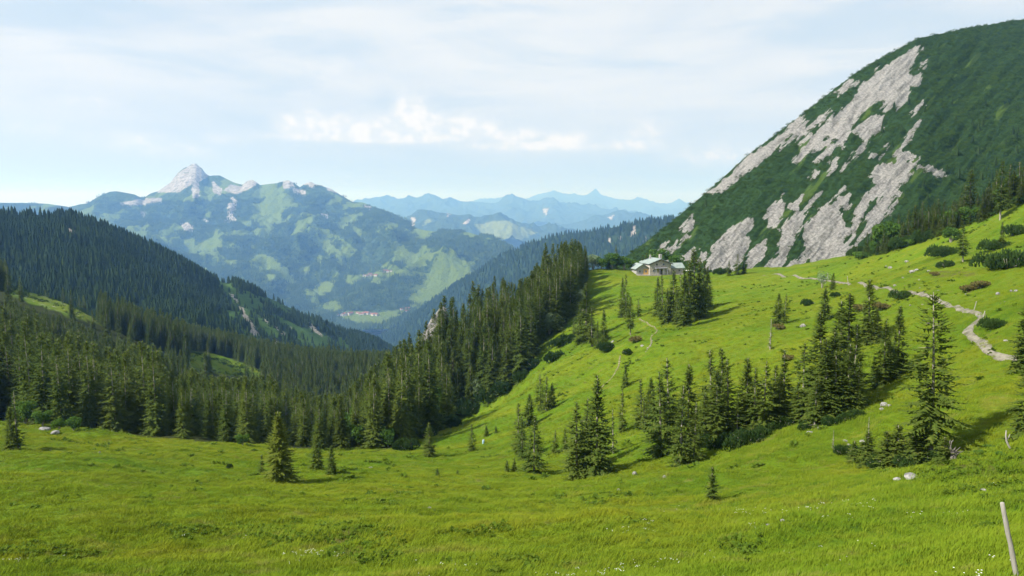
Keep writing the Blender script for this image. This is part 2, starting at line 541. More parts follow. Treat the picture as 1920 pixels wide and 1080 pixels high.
# ------------------------------------------------------------------ near ground: one height field from spot heights
SPOTS_PX = [  # (u, v, depth) on the visible meadow, slope, saddle and clearings
    (0, 1080, 32), (480, 1080, 30), (960, 1080, 28), (1440, 1080, 22), (1900, 1080, 15),
    (0, 980, 46), (480, 980, 45), (960, 980, 42), (1440, 985, 34), (1850, 985, 25),
    (0, 900, 72), (300, 903, 76), (525, 898, 88), (800, 900, 90), (1060, 905, 88), (1335, 935, 60), (1600, 935, 45),
    (1705, 893, 50), (1845, 920, 37), (1760, 862, 61), (1915, 822, 49),
    (30, 842, 104), (200, 850, 103), (400, 862, 105), (650, 875, 106), (0, 797, 137), (200, 808, 140), (370, 833, 135), (520, 839, 142),
    (640, 839, 152), (760, 845, 150), (810, 856, 133), (895, 850, 138), (950, 862, 120),
    (1000, 887, 98), (1115, 892, 90), (1150, 849, 108), (1270, 871, 82), (1200, 804, 112), (1380, 822, 88), (1450, 778, 100), (1527, 802, 82),
    (1580, 762, 92), (1656, 760, 80), (1650, 722, 100), (1690, 700, 102), (1630, 642, 128), (1740, 700, 92),
    (1440, 655, 148), (1465, 608, 170), (1546, 598, 165), (1185, 628, 200), (1285, 612, 212), (1350, 700, 140),
    (1080, 780, 140), (1150, 725, 160), (1000, 770, 165), (1040, 700, 205), (1120, 655, 215), (1000, 705, 235), (880, 785, 185),
    (1640, 530, 205), (1730, 556, 150), (1830, 605, 100), (1885, 665, 84), (1560, 525, 255), (1440, 518, 325), (1240, 517, 380), (1110, 508, 382),
    (1170, 516, 372), (1300, 516, 382), (1100, 570, 318), (1240, 560, 290), (1400, 560, 250),
    (1340, 516, 388), (1430, 509, 380), (1560, 492, 352), (1640, 470, 322), (1700, 445, 295), (1760, 425, 265),
    (1800, 492, 190), (1870, 414, 225), (1920, 374, 232), (1890, 502, 150), (1700, 500, 235), (1980, 345, 235), (1980, 500, 140), (2000, 700, 75),
    (930, 645, 320), (845, 682, 300), (790, 716, 290), (700, 815, 262), (1040, 560, 358),
    (400, 678, 480), (480, 706, 500), (330, 662, 500), (20, 538, 450), (100, 566, 445), (190, 605, 440), (620, 755, 520), (735, 706, 560)]
SPOTS_3D = [  # (x, y, z) out of sight or under the trees
    (0, 0, -1.7), (-6, 4, -3.6), (6, 4, -2.2), (0, 9, -5.3), (-12, 12, -7.5), (10, 9, -4.6), (0, -30, 7), (-60, -20, -2), (60, -20, 14), (-50, 20, -14), (40, 18, -3),
    (-110, 50, -27), (90, 60, -2), (-180, 140, -32), (130, 130, 1), (-300, 350, -34), (220, 320, 4), (330, 330, 34), (-250, -150, 10), (250, -150, 60), (0, -150, 30),
    (-90, 200, -62), (-140, 200, -50), (-55, 225, -76), (-75, 300, -88), (-150, 300, -70), (-240, 300, -42), (-20, 235, -80), (-30, 330, -104),
    (10, 480, -100), (-30, 420, -118), (60, 470, -70), (110, 460, -50), (170, 470, -48), (260, 470, -24),
    (0, 720, -135), (-120, 650, -140), (-400, 700, -118), (-220, 620, -118), (-330, 560, -80), (150, 650, -70), (400, 650, 10), (-500, 350, -15), (-550, 650, -100), (500, 300, 70)]


def tps_fit(xy, z, lam=0.02):
    n = len(xy)
    d2 = ((xy[:, None] - xy[None]) ** 2).sum(-1)
    K = np.where(d2 > 0, 0.5 * d2 * np.log(d2 + 1e-12), 0) + lam * np.eye(n)
    A = np.zeros((n + 3, n + 3))
    A[:n, :n] = K
    A[:n, n] = 1; A[:n, n + 1:] = xy
    A[n, :n] = 1; A[n + 1:, :n] = xy.T
    return np.linalg.solve(A, np.r_[z, 0, 0, 0])


_s = np.array([P(*q) for q in SPOTS_PX] + [np.array(q, float) for q in SPOTS_3D])
_xy, _z = _s[:, :2] / 100.0, _s[:, 2]
_w = tps_fit(_xy, _z, 0.002)


def tps_eval(x, y):
    x = np.asarray(x, float) / 100.0; y = np.asarray(y, float) / 100.0
    sh = x.shape
    x, y = x.ravel(), y.ravel()
    r = _w[-3] + _w[-2] * x + _w[-1] * y
    for k in range(len(_xy)):
        d2 = (x - _xy[k, 0]) ** 2 + (y - _xy[k, 1]) ** 2
        r = r + _w[k] * 0.5 * d2 * np.log(d2 + 1e-12)
    return r.reshape(sh)


def relief(x, y):
    r = np.hypot(x, y)
    a = np.clip(r / 40.0, 0.15, 1.0)
    h = 0.85 * a * fbm(x / 19.0, y / 11.0, 3, 3) + 0.24 * a * fbm(x / 4.2, y / 3.0, 3, 9)
    far = np.clip((r - 180) / 250.0, 0, 1)
    return h + far * 3.0 * fbm(x / 60.0, y / 60.0, 3, 21)


_az = np.r_[np.arange(-180, -60, 4.0), np.arange(-60, -36, 1.0), np.arange(-36, 36, 0.19), np.arange(36, 60, 1.0), np.arange(60, 180.1, 4.0)]
_az = np.radians(_az)
_lr = np.linspace(math.log(1.2), math.log(760.0), 400)
_R, _A = np.meshgrid(np.exp(_lr), _az, indexing='ij')
_X, _Y = _R * np.sin(_A), _R * np.cos(_A)
_Z = tps_eval(_X, _Y) + relief(_X, _Y)


def ground(x, y):
    """height of the ground mesh at (x, y)"""
    x = np.asarray(x, float); y = np.asarray(y, float)
    lr = np.log(np.maximum(np.hypot(x, y), 1.21))
    i = np.clip((lr - _lr[0]) / (_lr[1] - _lr[0]), 0, len(_lr) - 1.001)
    a = np.arctan2(x, y)
    j = np.clip(np.searchsorted(_az, a) - 1, 0, len(_az) - 2)
    fj = np.clip((a - _az[j]) / (_az[j + 1] - _az[j]), 0, 1)
    i0 = i.astype(int); fi = i - i0
    return ((_Z[i0, j] * (1 - fj) + _Z[i0, j + 1] * fj) * (1 - fi) + (_Z[i0 + 1, j] * (1 - fj) + _Z[i0 + 1, j + 1] * fj) * fi)


_dm = np.exp(np.linspace(math.log(8.0), math.log(740.0), 1500))


def spot(u, v):
    """where the sight line through photo pixel (u, v) first meets the near ground"""
    dx, dy, dz = px_dir(u, v)
    x, y, z = dx * _dm / dy, _dm, dz * _dm / dy
    g = ground(x, y)
    k = np.nonzero(z <= g)[0]
    if len(k) == 0:
        kk = int(np.argmin(z - g))
        return np.array([x[kk], y[kk], g[kk]])
    k = k[0]
    return np.array([x[k], y[k], g[k]])


# places on the near ground that are not turf
CLEARINGS = [[(352, 655), (400, 662), (450, 678), (495, 698), (490, 708), (440, 706), (390, 698), (354, 684)],
             [(14, 534), (60, 547), (110, 562), (150, 577), (190, 595), (186, 608), (140, 595), (95, 581), (50, 566), (16, 550)]]
SCREE = [[(14, 534), (60, 547), (110, 562), (150, 578), (190, 596), (186, 606), (140, 592), (95, 578), (50, 562), (16, 545)]]
HEATH = [[(1795, 545), (1810, 535), (1840, 528), (1858, 530), (1840, 540), (1815, 552)], [(1180, 628), (1206, 626), (1196, 640), (1180, 652), (1176, 646)],
         [(1740, 505), (1830, 508), (1828, 520), (1745, 520)], [(1600, 1000), (1612, 998), (1610, 1006), (1600, 1008)], [(1740, 868), (1800, 860), (1920, 880), (1920, 905), (1840, 900)],
         [(600, 990), (660, 985), (700, 1000), (690, 1040), (640, 1050), (610, 1020)], [(130, 1035), (215, 1030), (212, 1044), (140, 1048)], [(1480, 975), (1500, 972), (1500, 984), (1482, 986)]]
# forest floor, drawn in plan (x, y)
BELT_EDGE_PX = [(-260, 770), (-60, 775), (0, 782), (60, 800), (110, 806), (200, 808), (300, 822), (370, 836), (520, 842), (600, 842), (650, 842), (700, 840)]
SPUR_EDGE_PX = [(700, 842), (745, 842), (790, 822), (845, 800), (885, 770), (935, 740), (965, 722), (985, 700), (1002, 680), (1010, 645), (1060, 612), (1075, 580), (1095, 545), (1100, 508)]


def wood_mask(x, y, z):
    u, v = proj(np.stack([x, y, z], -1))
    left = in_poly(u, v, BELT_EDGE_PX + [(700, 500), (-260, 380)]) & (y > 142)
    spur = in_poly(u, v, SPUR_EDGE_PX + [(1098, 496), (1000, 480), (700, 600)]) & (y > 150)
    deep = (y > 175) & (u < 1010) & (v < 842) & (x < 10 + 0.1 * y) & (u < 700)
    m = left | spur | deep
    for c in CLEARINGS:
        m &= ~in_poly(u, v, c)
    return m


_u, _v = proj(np.stack([_X, _Y, _Z], -1))
_front = _Y > 5
_scree = np.where(_front, np.clip(sdf_polys(_u, _v, SCREE, 30) / 6.0, -1.5, -0.12), -1)
_heath = np.where(_front, np.clip(sdf_polys(_u, _v, HEATH, 30) / 8.0, -1, 0.45), -1)
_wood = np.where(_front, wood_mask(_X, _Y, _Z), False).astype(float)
gv = np.stack([_X, _Y, _Z], -1).reshape(-1, 3)
gf = grid_faces(len(_lr), len(_az))[:, ::-1]
c0 = len(gv)
gv = np.r_[gv, [[0, 0, float(_Z[0].mean())]]]
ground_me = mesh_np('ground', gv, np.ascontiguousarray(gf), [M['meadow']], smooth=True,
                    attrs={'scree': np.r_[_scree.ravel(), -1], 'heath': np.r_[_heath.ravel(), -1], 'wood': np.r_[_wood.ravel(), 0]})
tag(obj('ground', ground_me), 'green alpine meadow rolling down from the camera and up to the saddle', kind='structure')


# ------------------------------------------------------------------ hills and mountains: lofted from ridge and foot lines
def loft(rows, u0, u1, nc, segs, back_drop=0.25, back_run=0.35, disp=None):
    us = np.linspace(u0, u1, nc)
    R3 = []
    for row in rows:
        row = sorted(row)
        a = np.array(row, float)
        v = np.interp(us, a[:, 0], a[:, 1]); d = np.interp(us, a[:, 0], a[:, 2])
        R3.append(np.array([P(uu, vv, dd) for uu, vv, dd in zip(us, v, d)]))
    ridge = R3[-1]
    b = ridge.copy()
    b[:, 0] *= 1 + back_run; b[:, 1] *= 1 + back_run
    b[:, 2] = ridge[:, 2] - back_drop * ridge[:, 1] * back_run * 2.0
    R3.append(b)
    segs = list(segs) + [14]
    out, tt = [], []
    n = len(R3)
    for k in range(n - 1):
        p0 = R3[max(k - 1, 0)] if k < n - 2 else R3[k]
        p1, p2 = R3[k], R3[k + 1]
        p3 = R3[k + 2] if k + 2 < n - 1 else R3[k + 1]
        for i in range(segs[k]):
            s = i / segs[k]
            if n > 3 and k < n - 2:
                q = 0.5 * ((2 * p1) + (-p0 + p2) * s + (2 * p0 - 5 * p1 + 4 * p2 - p3) * s * s + (-p0 + 3 * p1 - 3 * p2 + p3) * s ** 3)
            else:
                q = p1 + (p2 - p1) * s
            out.append(q); tt.append(k + s)
    out.append(R3[-1]); tt.append(n - 1)
    G = np.array(out)
    T = np.array(tt) / (n - 2)          # 0 at the foot, 1 on the ridge, above 1 behind it
    if disp is not None:
        G[..., 2] += disp(G, np.repeat(T[:, None], nc, 1))
    return G, T


def hill(name, label, G, mat, rock=(), lea=(), smooth=True, glades=None, worn=None, extra=None):
    u, v = proj(G)
    rk = sdf_polys(u, v, rock) if rock else np.full(u.shape, -60.0)
    le = sdf_polys(u, v, lea) if lea else np.full(u.shape, -60.0)
    if glades is not None:
        le = np.maximum(le, glades(G))
    if worn is not None:
        rk = worn(rk)
    me = mesh_np(name, G.reshape(-1, 3), np.ascontiguousarray(grid_faces(*G.shape[:2])), [mat], smooth=smooth,
                 attrs={'rock': rk.ravel(), 'lea': le.ravel(), **{a: b.ravel() for a, b in (extra or {}).items()}})
    o = obj(name, me)
    tag(o, label, kind='structure')
    return o, rk, le


def sample(G, n, r, tmax=None):
    """n random points on a lofted sheet, evenly by area"""
    a, b, c = G[:-1, :-1], G[:-1, 1:], G[1:, :-1]
    area = np.linalg.norm(np.cross(b - a, c - a), axis=-1)
    if tmax is not None:
        area[tmax:] = 0
    p = area.ravel() / area.sum()
    idx = r.choice(len(p), n, p=p)
    i, j = np.divmod(idx, area.shape[1])
    s, t = r.random(n)[:, None], r.random(n)[:, None]
    return (G[i, j] * (1 - s) * (1 - t) + G[i, j + 1] * s * (1 - t) + G[i + 1, j] * (1 - s) * t + G[i + 1, j + 1] * s * t), i, j


# ---- the steep limestone mountain behind the saddle
Z3, Z4 = lambda p: zoomed(p, 1280, 0), lambda p: zoomed(p, 1280, 300)
ROCKS = [Z3([(1350, 262), (1285, 278), (1235, 320), (1120, 385), (1040, 455), (985, 490), (985, 530), (930, 600), (860, 650), (750, 760), (850, 790), (900, 825), (930, 765), (990, 655), (1060, 590), (1110, 560), (1150, 580), (1120, 640), (1200, 610), (1250, 560), (1280, 500), (1335, 465), (1340, 425), (1280, 430), (1270, 410), (1310, 350), (1325, 300)]),
         Z3([(750, 770), (690, 820), (612, 912), (660, 905), (740, 855), (830, 800)]),
         Z3([(1140, 640), (1050, 670), (960, 740), (1030, 790), (960, 870), (882, 965), (920, 935), (1000, 850), (1060, 770), (1120, 720)]),
         Z3([(845, 605), (780, 650), (700, 700), (640, 720), (590, 790), (540, 845), (590, 810), (650, 770), (730, 720), (800, 670), (840, 620)]),
         Z3([(680, 650), (630, 675), (550, 760), (420, 850), (320, 930), (150, 1080), (210, 1080), (320, 995), (400, 935), (500, 855), (600, 755), (650, 705)]),
         Z3([(840, 530), (930, 465), (990, 465), (960, 490), (900, 515)]), Z3([(1378, 343), (1340, 348), (1322, 392), (1352, 378)]),
         Z3([(872, 888), (840, 920), (818, 978), (852, 942)]), Z3([(752, 955), (715, 995), (735, 1003), (760, 975)]), Z3([(720, 760), (645, 812), (685, 800), (740, 772)]),
         Z3([(1330, 690), (1285, 740), (1220, 825), (1240, 820), (1290, 750)]), Z3([(1060, 870), (1110, 872), (1100, 885), (1058, 884)]), Z3([(1130, 800), (1150, 800), (1150, 822), (1125, 820)]),
         Z3([(1350, 590), (1310, 625), (1285, 638), (1320, 610)]), Z3([(850, 800), (800, 855), (740, 910), (780, 890), (830, 840)]),
         Z3([(1200, 858), (1235, 850), (1325, 880), (1300, 902), (1240, 900), (1300, 918), (1400, 942), (1465, 985), (1430, 988), (1370, 955), (1300, 938), (1230, 928), (1200, 900)]),
         Z4([(1150, 20), (1080, 50), (1055, 100), (1085, 140), (1030, 200), (980, 270), (952, 340), (958, 410), (930, 480), (840, 570), (890, 565), (950, 500), (940, 470), (985, 400), (1020, 300), (1060, 225), (1125, 185), (1125, 205), (1080, 250), (1045, 300), (1035, 370), (990, 430), (960, 500), (1000, 450), (1060, 400), (1110, 350), (1150, 300), (1170, 250), (1230, 150), (1290, 60), (1230, 30)]),
         Z4([(1225, 195), (1180, 235), (1125, 315), (1165, 305), (1215, 245)]),
         Z4([(880, 200), (930, 200), (938, 260), (880, 270), (870, 310), (920, 370), (945, 420), (905, 470), (850, 560), (760, 590), (710, 570), (690, 500), (678, 430), (688, 360), (730, 320), (775, 310), (758, 275), (830, 250)]),
         Z4([(565, 190), (530, 235), (490, 275), (473, 340), (488, 395), (532, 375), (552, 320), (565, 260)]),
         Z4([(670, 205), (600, 265), (640, 290), (580, 345), (558, 420), (548, 490), (530, 540), (490, 590), (425, 640), (525, 625), (575, 565), (592, 500), (622, 440), (662, 385), (685, 310), (655, 288)]),
         Z4([(395, 330), (330, 342), (268, 388), (218, 448), (168, 508), (130, 610), (200, 660), (285, 610), (345, 545), (368, 440), (342, 420), (388, 380)]),
         Z4([(475, 445), (420, 478), (378, 518), (362, 570), (375, 645), (425, 585), (455, 520)]),
         Z4([(610, 585), (560, 625), (705, 605), (690, 540)]), Z4([(55, 312), (30, 358), (-10, 390), (-10, 445), (40, 402), (65, 350)]),
         Z4([(-5, 540), (40, 512), (65, 508), (45, 565), (0, 575)]), Z4([(100, 508), (132, 530), (112, 585), (82, 572)]), Z4([(805, 160), (760, 218), (690, 290), (722, 232)]),
         Z4([(910, 155), (890, 165), (900, 180), (915, 170)]),
         [(1240, 463), (1254, 452), (1251, 463), (1244, 476)], [(1288, 439), (1268, 453), (1248, 476), (1254, 474), (1275, 456), (1292, 442)], [(1290, 470), (1301, 468), (1298, 488), (1281, 492)]]
PASTURE_R = [Z4([(1330, 40), (1395, 60), (1350, 62), (1290, 130), (1270, 125)]), Z3([(1200, 880), (1150, 900), (1110, 950), (1140, 960), (1230, 940), (1290, 985), (1330, 980), (1290, 945)]), Z3([(1830, 262), (1925, 292), (1925, 302), (1870, 285)])]
r_ridge = [(1080, 560, 500), (1150, 500, 520), (1200, 462, 535), (1240, 432, 545), (1290, 390, 560), (1340, 347, 580), (1400, 292, 605), (1450, 255, 625), (1500, 217, 645), (1560, 170, 668), (1600, 140, 684),
           (1650, 110, 705), (1700, 84, 730), (1722, 72, 742), (1760, 64, 770), (1800, 56, 800), (1850, 47, 835), (1900, 39, 870), (1990, 30, 930), (2200, 22, 1030)]
r_foot = [(1080, 600, 450), (1200, 545, 440), (1300, 538, 430), (1430, 536, 425), (1560, 525, 425), (1640, 508, 420), (1720, 490, 420), (1850, 470, 430), (1990, 450, 440), (2200, 440, 450)]
r_mid = [(1080, 578, 472), (1200, 508, 482), (1300, 462, 488), (1430, 392, 506), (1560, 330, 520), (1640, 300, 530), (1720, 262, 545), (1850, 225, 600), (1990, 200, 640), (2200, 180, 700)]


def disp_r(G, T):
    u, v = proj(G)
    q = (u * 0.70 + v * 0.71)            # across the fall line
    s = (-u * 0.71 + v * 0.70)           # along it
    w = np.clip((1.0 - T) * 8, 0.06, 1) * np.clip(T * 6, 0.1, 1)
    return w * (5.0 * fbm(q / 55.0, s / 260.0, 4, 31, 0.55) + 2.2 * fbm(q / 14.0, s / 46.0, 3, 41, 0.55))


GR, TR = loft([r_foot, r_mid, r_ridge], 1085, 2200, 520, [110, 150], 0.3, 0.5, disp_r)
M['mtn_r'] = make_mountain('limestone_mountain', (0.020, 0.050, 0.014), (0.040, 0.080, 0.020), (0.055, 0.105, 0.018), (0.085, 0.130, 0.024),
                           (0.21, 0.205, 0.19), (0.43, 0.42, 0.395), 0.38, strat='fall', fine=1.3, ragged=0.35, grow=0.0)
_ur, _vr = proj(GR)
QR, SR = _ur * 0.72 + _vr * 0.69, -_ur * 0.69 + _vr * 0.72
mtn_r, RKR, LER = hill('mountain', 'steep mountain on the right, dark dwarf pine streaked with pale limestone slabs', GR, M['mtn_r'], ROCKS, PASTURE_R,
                          glades=lambda G: 22.0 * (fbm(QR / 26.0, SR / 90.0, 4, 103) - 0.60),
                          worn=lambda rk: np.clip(rk, -60, 8.0) + 2.2 + 6.0 * fbm(QR / 9.0, SR / 60.0, 4, 101, 0.6) + 4.2 * fbm(QR / 5.0, SR / 13.0, 3, 102, 0.6),
                          extra=dict(across=QR, along=SR))

# ---- the dark wooded hill on the left
Z1, Z2 = lambda p: zoomed(p, 0, 270), lambda p: zoomed(p, 640, 270)
ZH = lambda p: zoomed(p, 400, 500, 4.909)
LEA_L = [ZH([(30, 60), (90, 70), (200, 190), (245, 280), (180, 300), (90, 250), (40, 150)]), ZH([(240, 270), (300, 340), (420, 480), (520, 590), (500, 650), (430, 610), (390, 520), (300, 400)]),
         ZH([(640, 490), (760, 540), (900, 600), (1060, 740), (1010, 810), (900, 760), (780, 660), (680, 580)]), ZH([(520, 400), (600, 470), (640, 540), (560, 500)]), ZH([(1130, 640), (1230, 680), (1225, 790), (1150, 700)]),
         ZH([(380, 350), (440, 400), (520, 500), (470, 490), (400, 420)])]
ROCK_L = [ZH([(235, 375), (275, 385), (330, 490), (385, 570), (470, 700), (425, 690), (345, 600), (290, 490)]), ZH([(150, 240), (190, 250), (240, 340), (200, 310)]), ZH([(470, 440), (520, 510), (500, 520), (465, 470)]),
          ZH([(560, 540), (610, 570), (680, 640), (640, 640)]), ZH([(690, 530), (720, 560), (710, 580)]), ZH([(850, 480), (930, 560), (1000, 640), (930, 600)]), ZH([(565, 660), (590, 700), (590, 745), (565, 740)]),
          [(120, 428), (138, 432), (143, 442), (130, 446)], [(210, 545), (222, 548), (224, 556)]]
l_ridge = [(-600, 400, 800), (-300, 398, 900), (-100, 400, 1000), (0, 403, 1050), (60, 402, 1080), (130, 405, 1120), (170, 415, 1150), (200, 427, 1170), (240, 444, 1200), (280, 461, 1230), (330, 486, 1270), (400, 524, 1340),
           (425, 531, 1370), (440, 528, 1380), (470, 540, 1420), (500, 556, 1450), (560, 585, 1540), (640, 617, 1660), (700, 641, 1760), (735, 656, 1820), (800, 690, 1950)]
l_foot = [(-600, 620, 560), (-300, 600, 600), (0, 585, 660), (190, 635, 650), (330, 682, 640), (420, 705, 680), (520, 735, 760), (640, 745, 980), (735, 735, 1280), (800, 740, 1500)]
l_mid = [(-600, 500, 690), (-300, 488, 770), (0, 485, 860), (190, 525, 870), (330, 578, 890), (420, 610, 930), (520, 640, 1040), (640, 675, 1280), (735, 690, 1540), (800, 712, 1700)]


def disp_l(G, T):
    x, y = G[..., 0], G[..., 1]
    w = np.clip((1.0 - T) * 6, 0.1, 1)
    return w * 14.0 * fbm(x / 170.0, y / 230.0, 4, 51, 0.5)


GL, TL = loft([l_foot, l_mid, l_ridge], -600, 800, 330, [60, 60], 0.3, 0.4, disp_l)
M['mtn_l'] = make_mountain('wooded_hill', (0.018, 0.036, 0.012), (0.036, 0.058, 0.018), (0.045, 0.105, 0.020), (0.085, 0.150, 0.026),
                           (0.24, 0.215, 0.18), (0.46, 0.42, 0.36), 0.8)
hill_l, RKL, LEL = hill('hill', 'dark spruce-covered hill on the left with a rocky green flank', GL, M['mtn_l'], ROCK_L, LEA_L,
                          glades=lambda G: np.where((proj(G)[0] > 425) & (proj(G)[0] < 655) & (proj(G)[1] > 540), 22.0 * (fbm(G[..., 0] / 45.0, G[..., 1] / 60.0, 3, 99) + 0.02), -60.0))

# ---- the blue wooded ridge beyond the spur
b_ridge = [(640, 690, 4500), (690, 650, 4400), (712, 630, 4300), (740, 612, 4200), (800, 573, 4000), (870, 523, 3800), (910, 500, 3700), (950, 477, 3600), (1000, 457, 3500), (1040, 444, 3440), (1060, 440, 3400), (1100, 437, 3380),
           (1140, 430, 3340), (1180, 421, 3300), (1230, 414, 3250), (1280, 411, 3200), (1360, 400, 3200), (1500, 390, 3200)]
b_foot = [(640, 760, 2900), (740, 740, 2700), (870, 700, 2400), (1000, 680, 2200), (1200, 640, 2100), (1500, 620, 2100)]
b_mid = [(640, 720, 3700), (740, 668, 3400), (870, 600, 3050), (1000, 560, 2800), (1200, 520, 2600), (1500, 500, 2600)]
ROCK_B = [[(1185, 425), (1192, 424), (1190, 445), (1184, 442)], [(1140, 445), (1146, 448), (1144, 462), (1139, 455)], [(1205, 440), (1212, 445), (1208, 460)], [(1160, 440), (1164, 445), (1160, 455)]]
GB, TB = loft([b_foot, b_mid, b_ridge], 640, 1500, 220, [36, 50], 0.3, 0.4,
              lambda G, T: np.clip((1 - T) * 6, 0.15, 1) * 45 * fbm(G[..., 0] / 420.0, G[..., 1] / 620.0, 4, 61))
M['mtn_b'] = make_mountain('blue_ridge', (0.018, 0.040, 0.014), (0.035, 0.060, 0.018), (0.06, 0.11, 0.02), (0.09, 0.14, 0.03), (0.22, 0.20, 0.18), (0.40, 0.37, 0.33), 2.2)
ridge_b, RKB, LEB = hill('ridge', 'long wooded ridge falling to the valley, behind the spur and hut', GB, M['mtn_b'], ROCK_B)

# ---- the rocky massif across the valley
ROCK_W = [Z1([(888, 268), (960, 215), (1000, 170), (1050, 140), (1095, 104), (1130, 140), (1168, 182), (1110, 215), (1060, 232), (1000, 268)]), Z1([(1083, 210), (1112, 210), (1118, 292), (1088, 302)]),
          Z1([(680, 333), (760, 318), (830, 308), (908, 308), (905, 332), (700, 348)]), Z1([(1307, 300), (1283, 350), (1288, 400), (1262, 438), (1325, 428), (1312, 380), (1335, 330)]), Z1([(1198, 218), (1250, 258), (1235, 284), (1203, 268)]),
          Z1([(1375, 205), (1432, 195), (1447, 220), (1400, 250), (1330, 278), (1265, 257), (1300, 232), (1370, 245)]), Z1([(1592, 208), (1642, 212), (1655, 242), (1600, 248)]), Z1([(1648, 248), (1712, 268), (1714, 292), (1655, 272)]),
          Z1([(1712, 222), (1750, 210), (1795, 220), (1760, 242)]), Z1([(1015, 438), (1080, 460), (1085, 495), (1040, 482)]), Z1([(1835, 240), (1885, 255), (1905, 275), (1850, 262)]), Z1([(1808, 395), (1842, 398), (1838, 415)]),
          Z1([(1200, 215), (1215, 235), (1205, 245)]), Z1([(795, 385), (815, 388), (808, 410)]), Z2([(135, 345), (165, 350), (160, 368)]), Z1([(1150, 425), (1168, 430), (1160, 440)])]
LEA_W = [Z1([(1410, 330), (1480, 345), (1562, 380), (1562, 425), (1450, 432), (1415, 390)]), Z1([(1480, 223), (1558, 220), (1562, 300), (1605, 355), (1540, 330), (1408, 295), (1440, 260)]), Z1([(1242, 503), (1255, 590), (1140, 632), (1060, 602), (1140, 550)]),
         Z1([(1408, 628), (1480, 618), (1570, 660), (1605, 742), (1530, 762), (1520, 795), (1465, 785), (1480, 740), (1398, 690)]), Z1([(845, 522), (900, 488), (932, 530), (965, 575), (870, 552)]), Z1([(1735, 498), (1850, 560), (1925, 605), (1925, 655), (1840, 622), (1770, 562)]),
         Z1([(555, 388), (682, 398), (665, 435), (570, 412)]), Z1([(1700, 830), (1800, 780), (1900, 762), (1860, 830), (1760, 872)]), Z1([(1640, 650), (1760, 655), (1750, 680), (1660, 668)]), Z1([(1150, 235), (1200, 250), (1190, 330), (1150, 310)]),
         Z1([(1330, 435), (1410, 430), (1420, 460), (1380, 470)]), Z1([(1410, 560), (1450, 565), (1440, 595), (1412, 590)]), Z1([(1800, 360), (1870, 340), (1925, 320), (1925, 300), (1850, 270), (1880, 300)]), Z1([(1800, 900), (1925, 870), (1925, 930), (1850, 945)]),
         Z1([(1700, 470), (1760, 490), (1750, 500)]), Z1([(1840, 500), (1920, 515), (1910, 528)]), Z1([(1500, 800), (1560, 790), (1540, 830)]), Z1([(1560, 870), (1640, 860), (1620, 900), (1570, 895)]),
         Z2([(195, 455), (250, 433), (322, 450), (312, 478), (230, 482)]), Z2([(0, 528), (95, 600), (60, 640), (0, 640)]), Z2([(500, 690), (555, 600), (645, 635), (645, 690), (540, 705)]), Z2([(395, 600), (470, 635), (485, 690), (380, 702), (290, 655)]),
         Z2([(600, 702), (700, 660), (770, 645), (740, 700), (650, 735)]), Z2([(60, 440), (120, 500), (110, 530), (60, 480)]), Z2([(430, 580), (540, 590), (520, 612), (440, 605)]), Z2([(0, 420), (60, 400), (100, 430), (40, 440)]),
         Z2([(700, 500), (900, 540), (900, 548), (700, 512)])]
VALLEY = [Z2([(5, 742), (130, 730), (250, 720), (350, 704), (485, 730), (380, 747), (260, 746), (130, 762), (70, 784), (25, 784)]), Z2([(10, 985), (-10, 952), (60, 935), (200, 948), (395, 918), (365, 952), (305, 992), (215, 1028), (100, 1005)])]
w_ridge = [(-500, 395, 7600), (-200, 390, 7500), (0, 380, 7400), (45, 381, 7400), (90, 382, 7400), (130, 388, 7500), (150, 383, 7500), (165, 381, 7500), (182, 370, 7500), (205, 360, 7500), (218, 359, 7500), (235, 362, 7550), (252, 365, 7600), (268, 373, 7700), (283, 362, 7800),
           (295, 359, 7900), (308, 350, 8000), (320, 342, 8050), (326, 333, 8090), (333, 325, 8120), (342, 318, 8150), (348, 314, 8170), (353, 313, 8180), (359, 308, 8200), (363, 307, 8200), (368, 307, 8200), (373, 312, 8200), (379, 316, 8200), (384, 324, 8200), (392, 330, 8200), (400, 329, 8200), (412, 329, 8200), (425, 336, 8180), (440, 343, 8150), (455, 347, 8120), (461, 341, 8120), (472, 337, 8120), (482, 342, 8100), (487, 347, 8100), (505, 345, 8080),
           (520, 344, 8060), (530, 340, 8050), (541, 338, 8040), (552, 344, 8020), (562, 351, 8000), (572, 345, 8000), (582, 341, 8000), (592, 346, 7980), (602, 349, 7950), (620, 354, 7900), (640, 367, 7800), (660, 379, 7700), (680, 380, 7600), (700, 388, 7500), (720, 394, 7400), (740, 402, 7200), (758, 412, 7000), (772, 424, 6800), (790, 431, 6600),
           (815, 434, 6400), (833, 431, 6300), (850, 431, 6200), (880, 437, 6100), (910, 446, 6000), (950, 461, 5900), (1000, 480, 5800), (1100, 510, 5800)]
w_foot = [(-500, 690, 4200), (0, 670, 4250), (400, 650, 4300), (600, 625, 4350), (700, 618, 4300), (800, 615, 4300), (1100, 610, 4300)]
w_m1 = [(-500, 600, 4900), (0, 585, 4950), (400, 575, 5000), (600, 556, 5000), (655, 535, 5050), (740, 523, 5120), (820, 515, 5150), (900, 513, 5150), (1100, 515, 5150)]
w_m0 = [(-500, 640, 4550), (0, 625, 4600), (400, 610, 4620), (600, 592, 4650), (700, 583, 4700), (780, 580, 4700), (1100, 585, 4700)]
w_m2 = [(-500, 500, 6200), (0, 490, 6200), (200, 470, 6300), (400, 445, 6700), (600, 450, 6500), (700, 470, 6100), (800, 490, 5600), (900, 490, 5500), (1100, 510, 5500)]


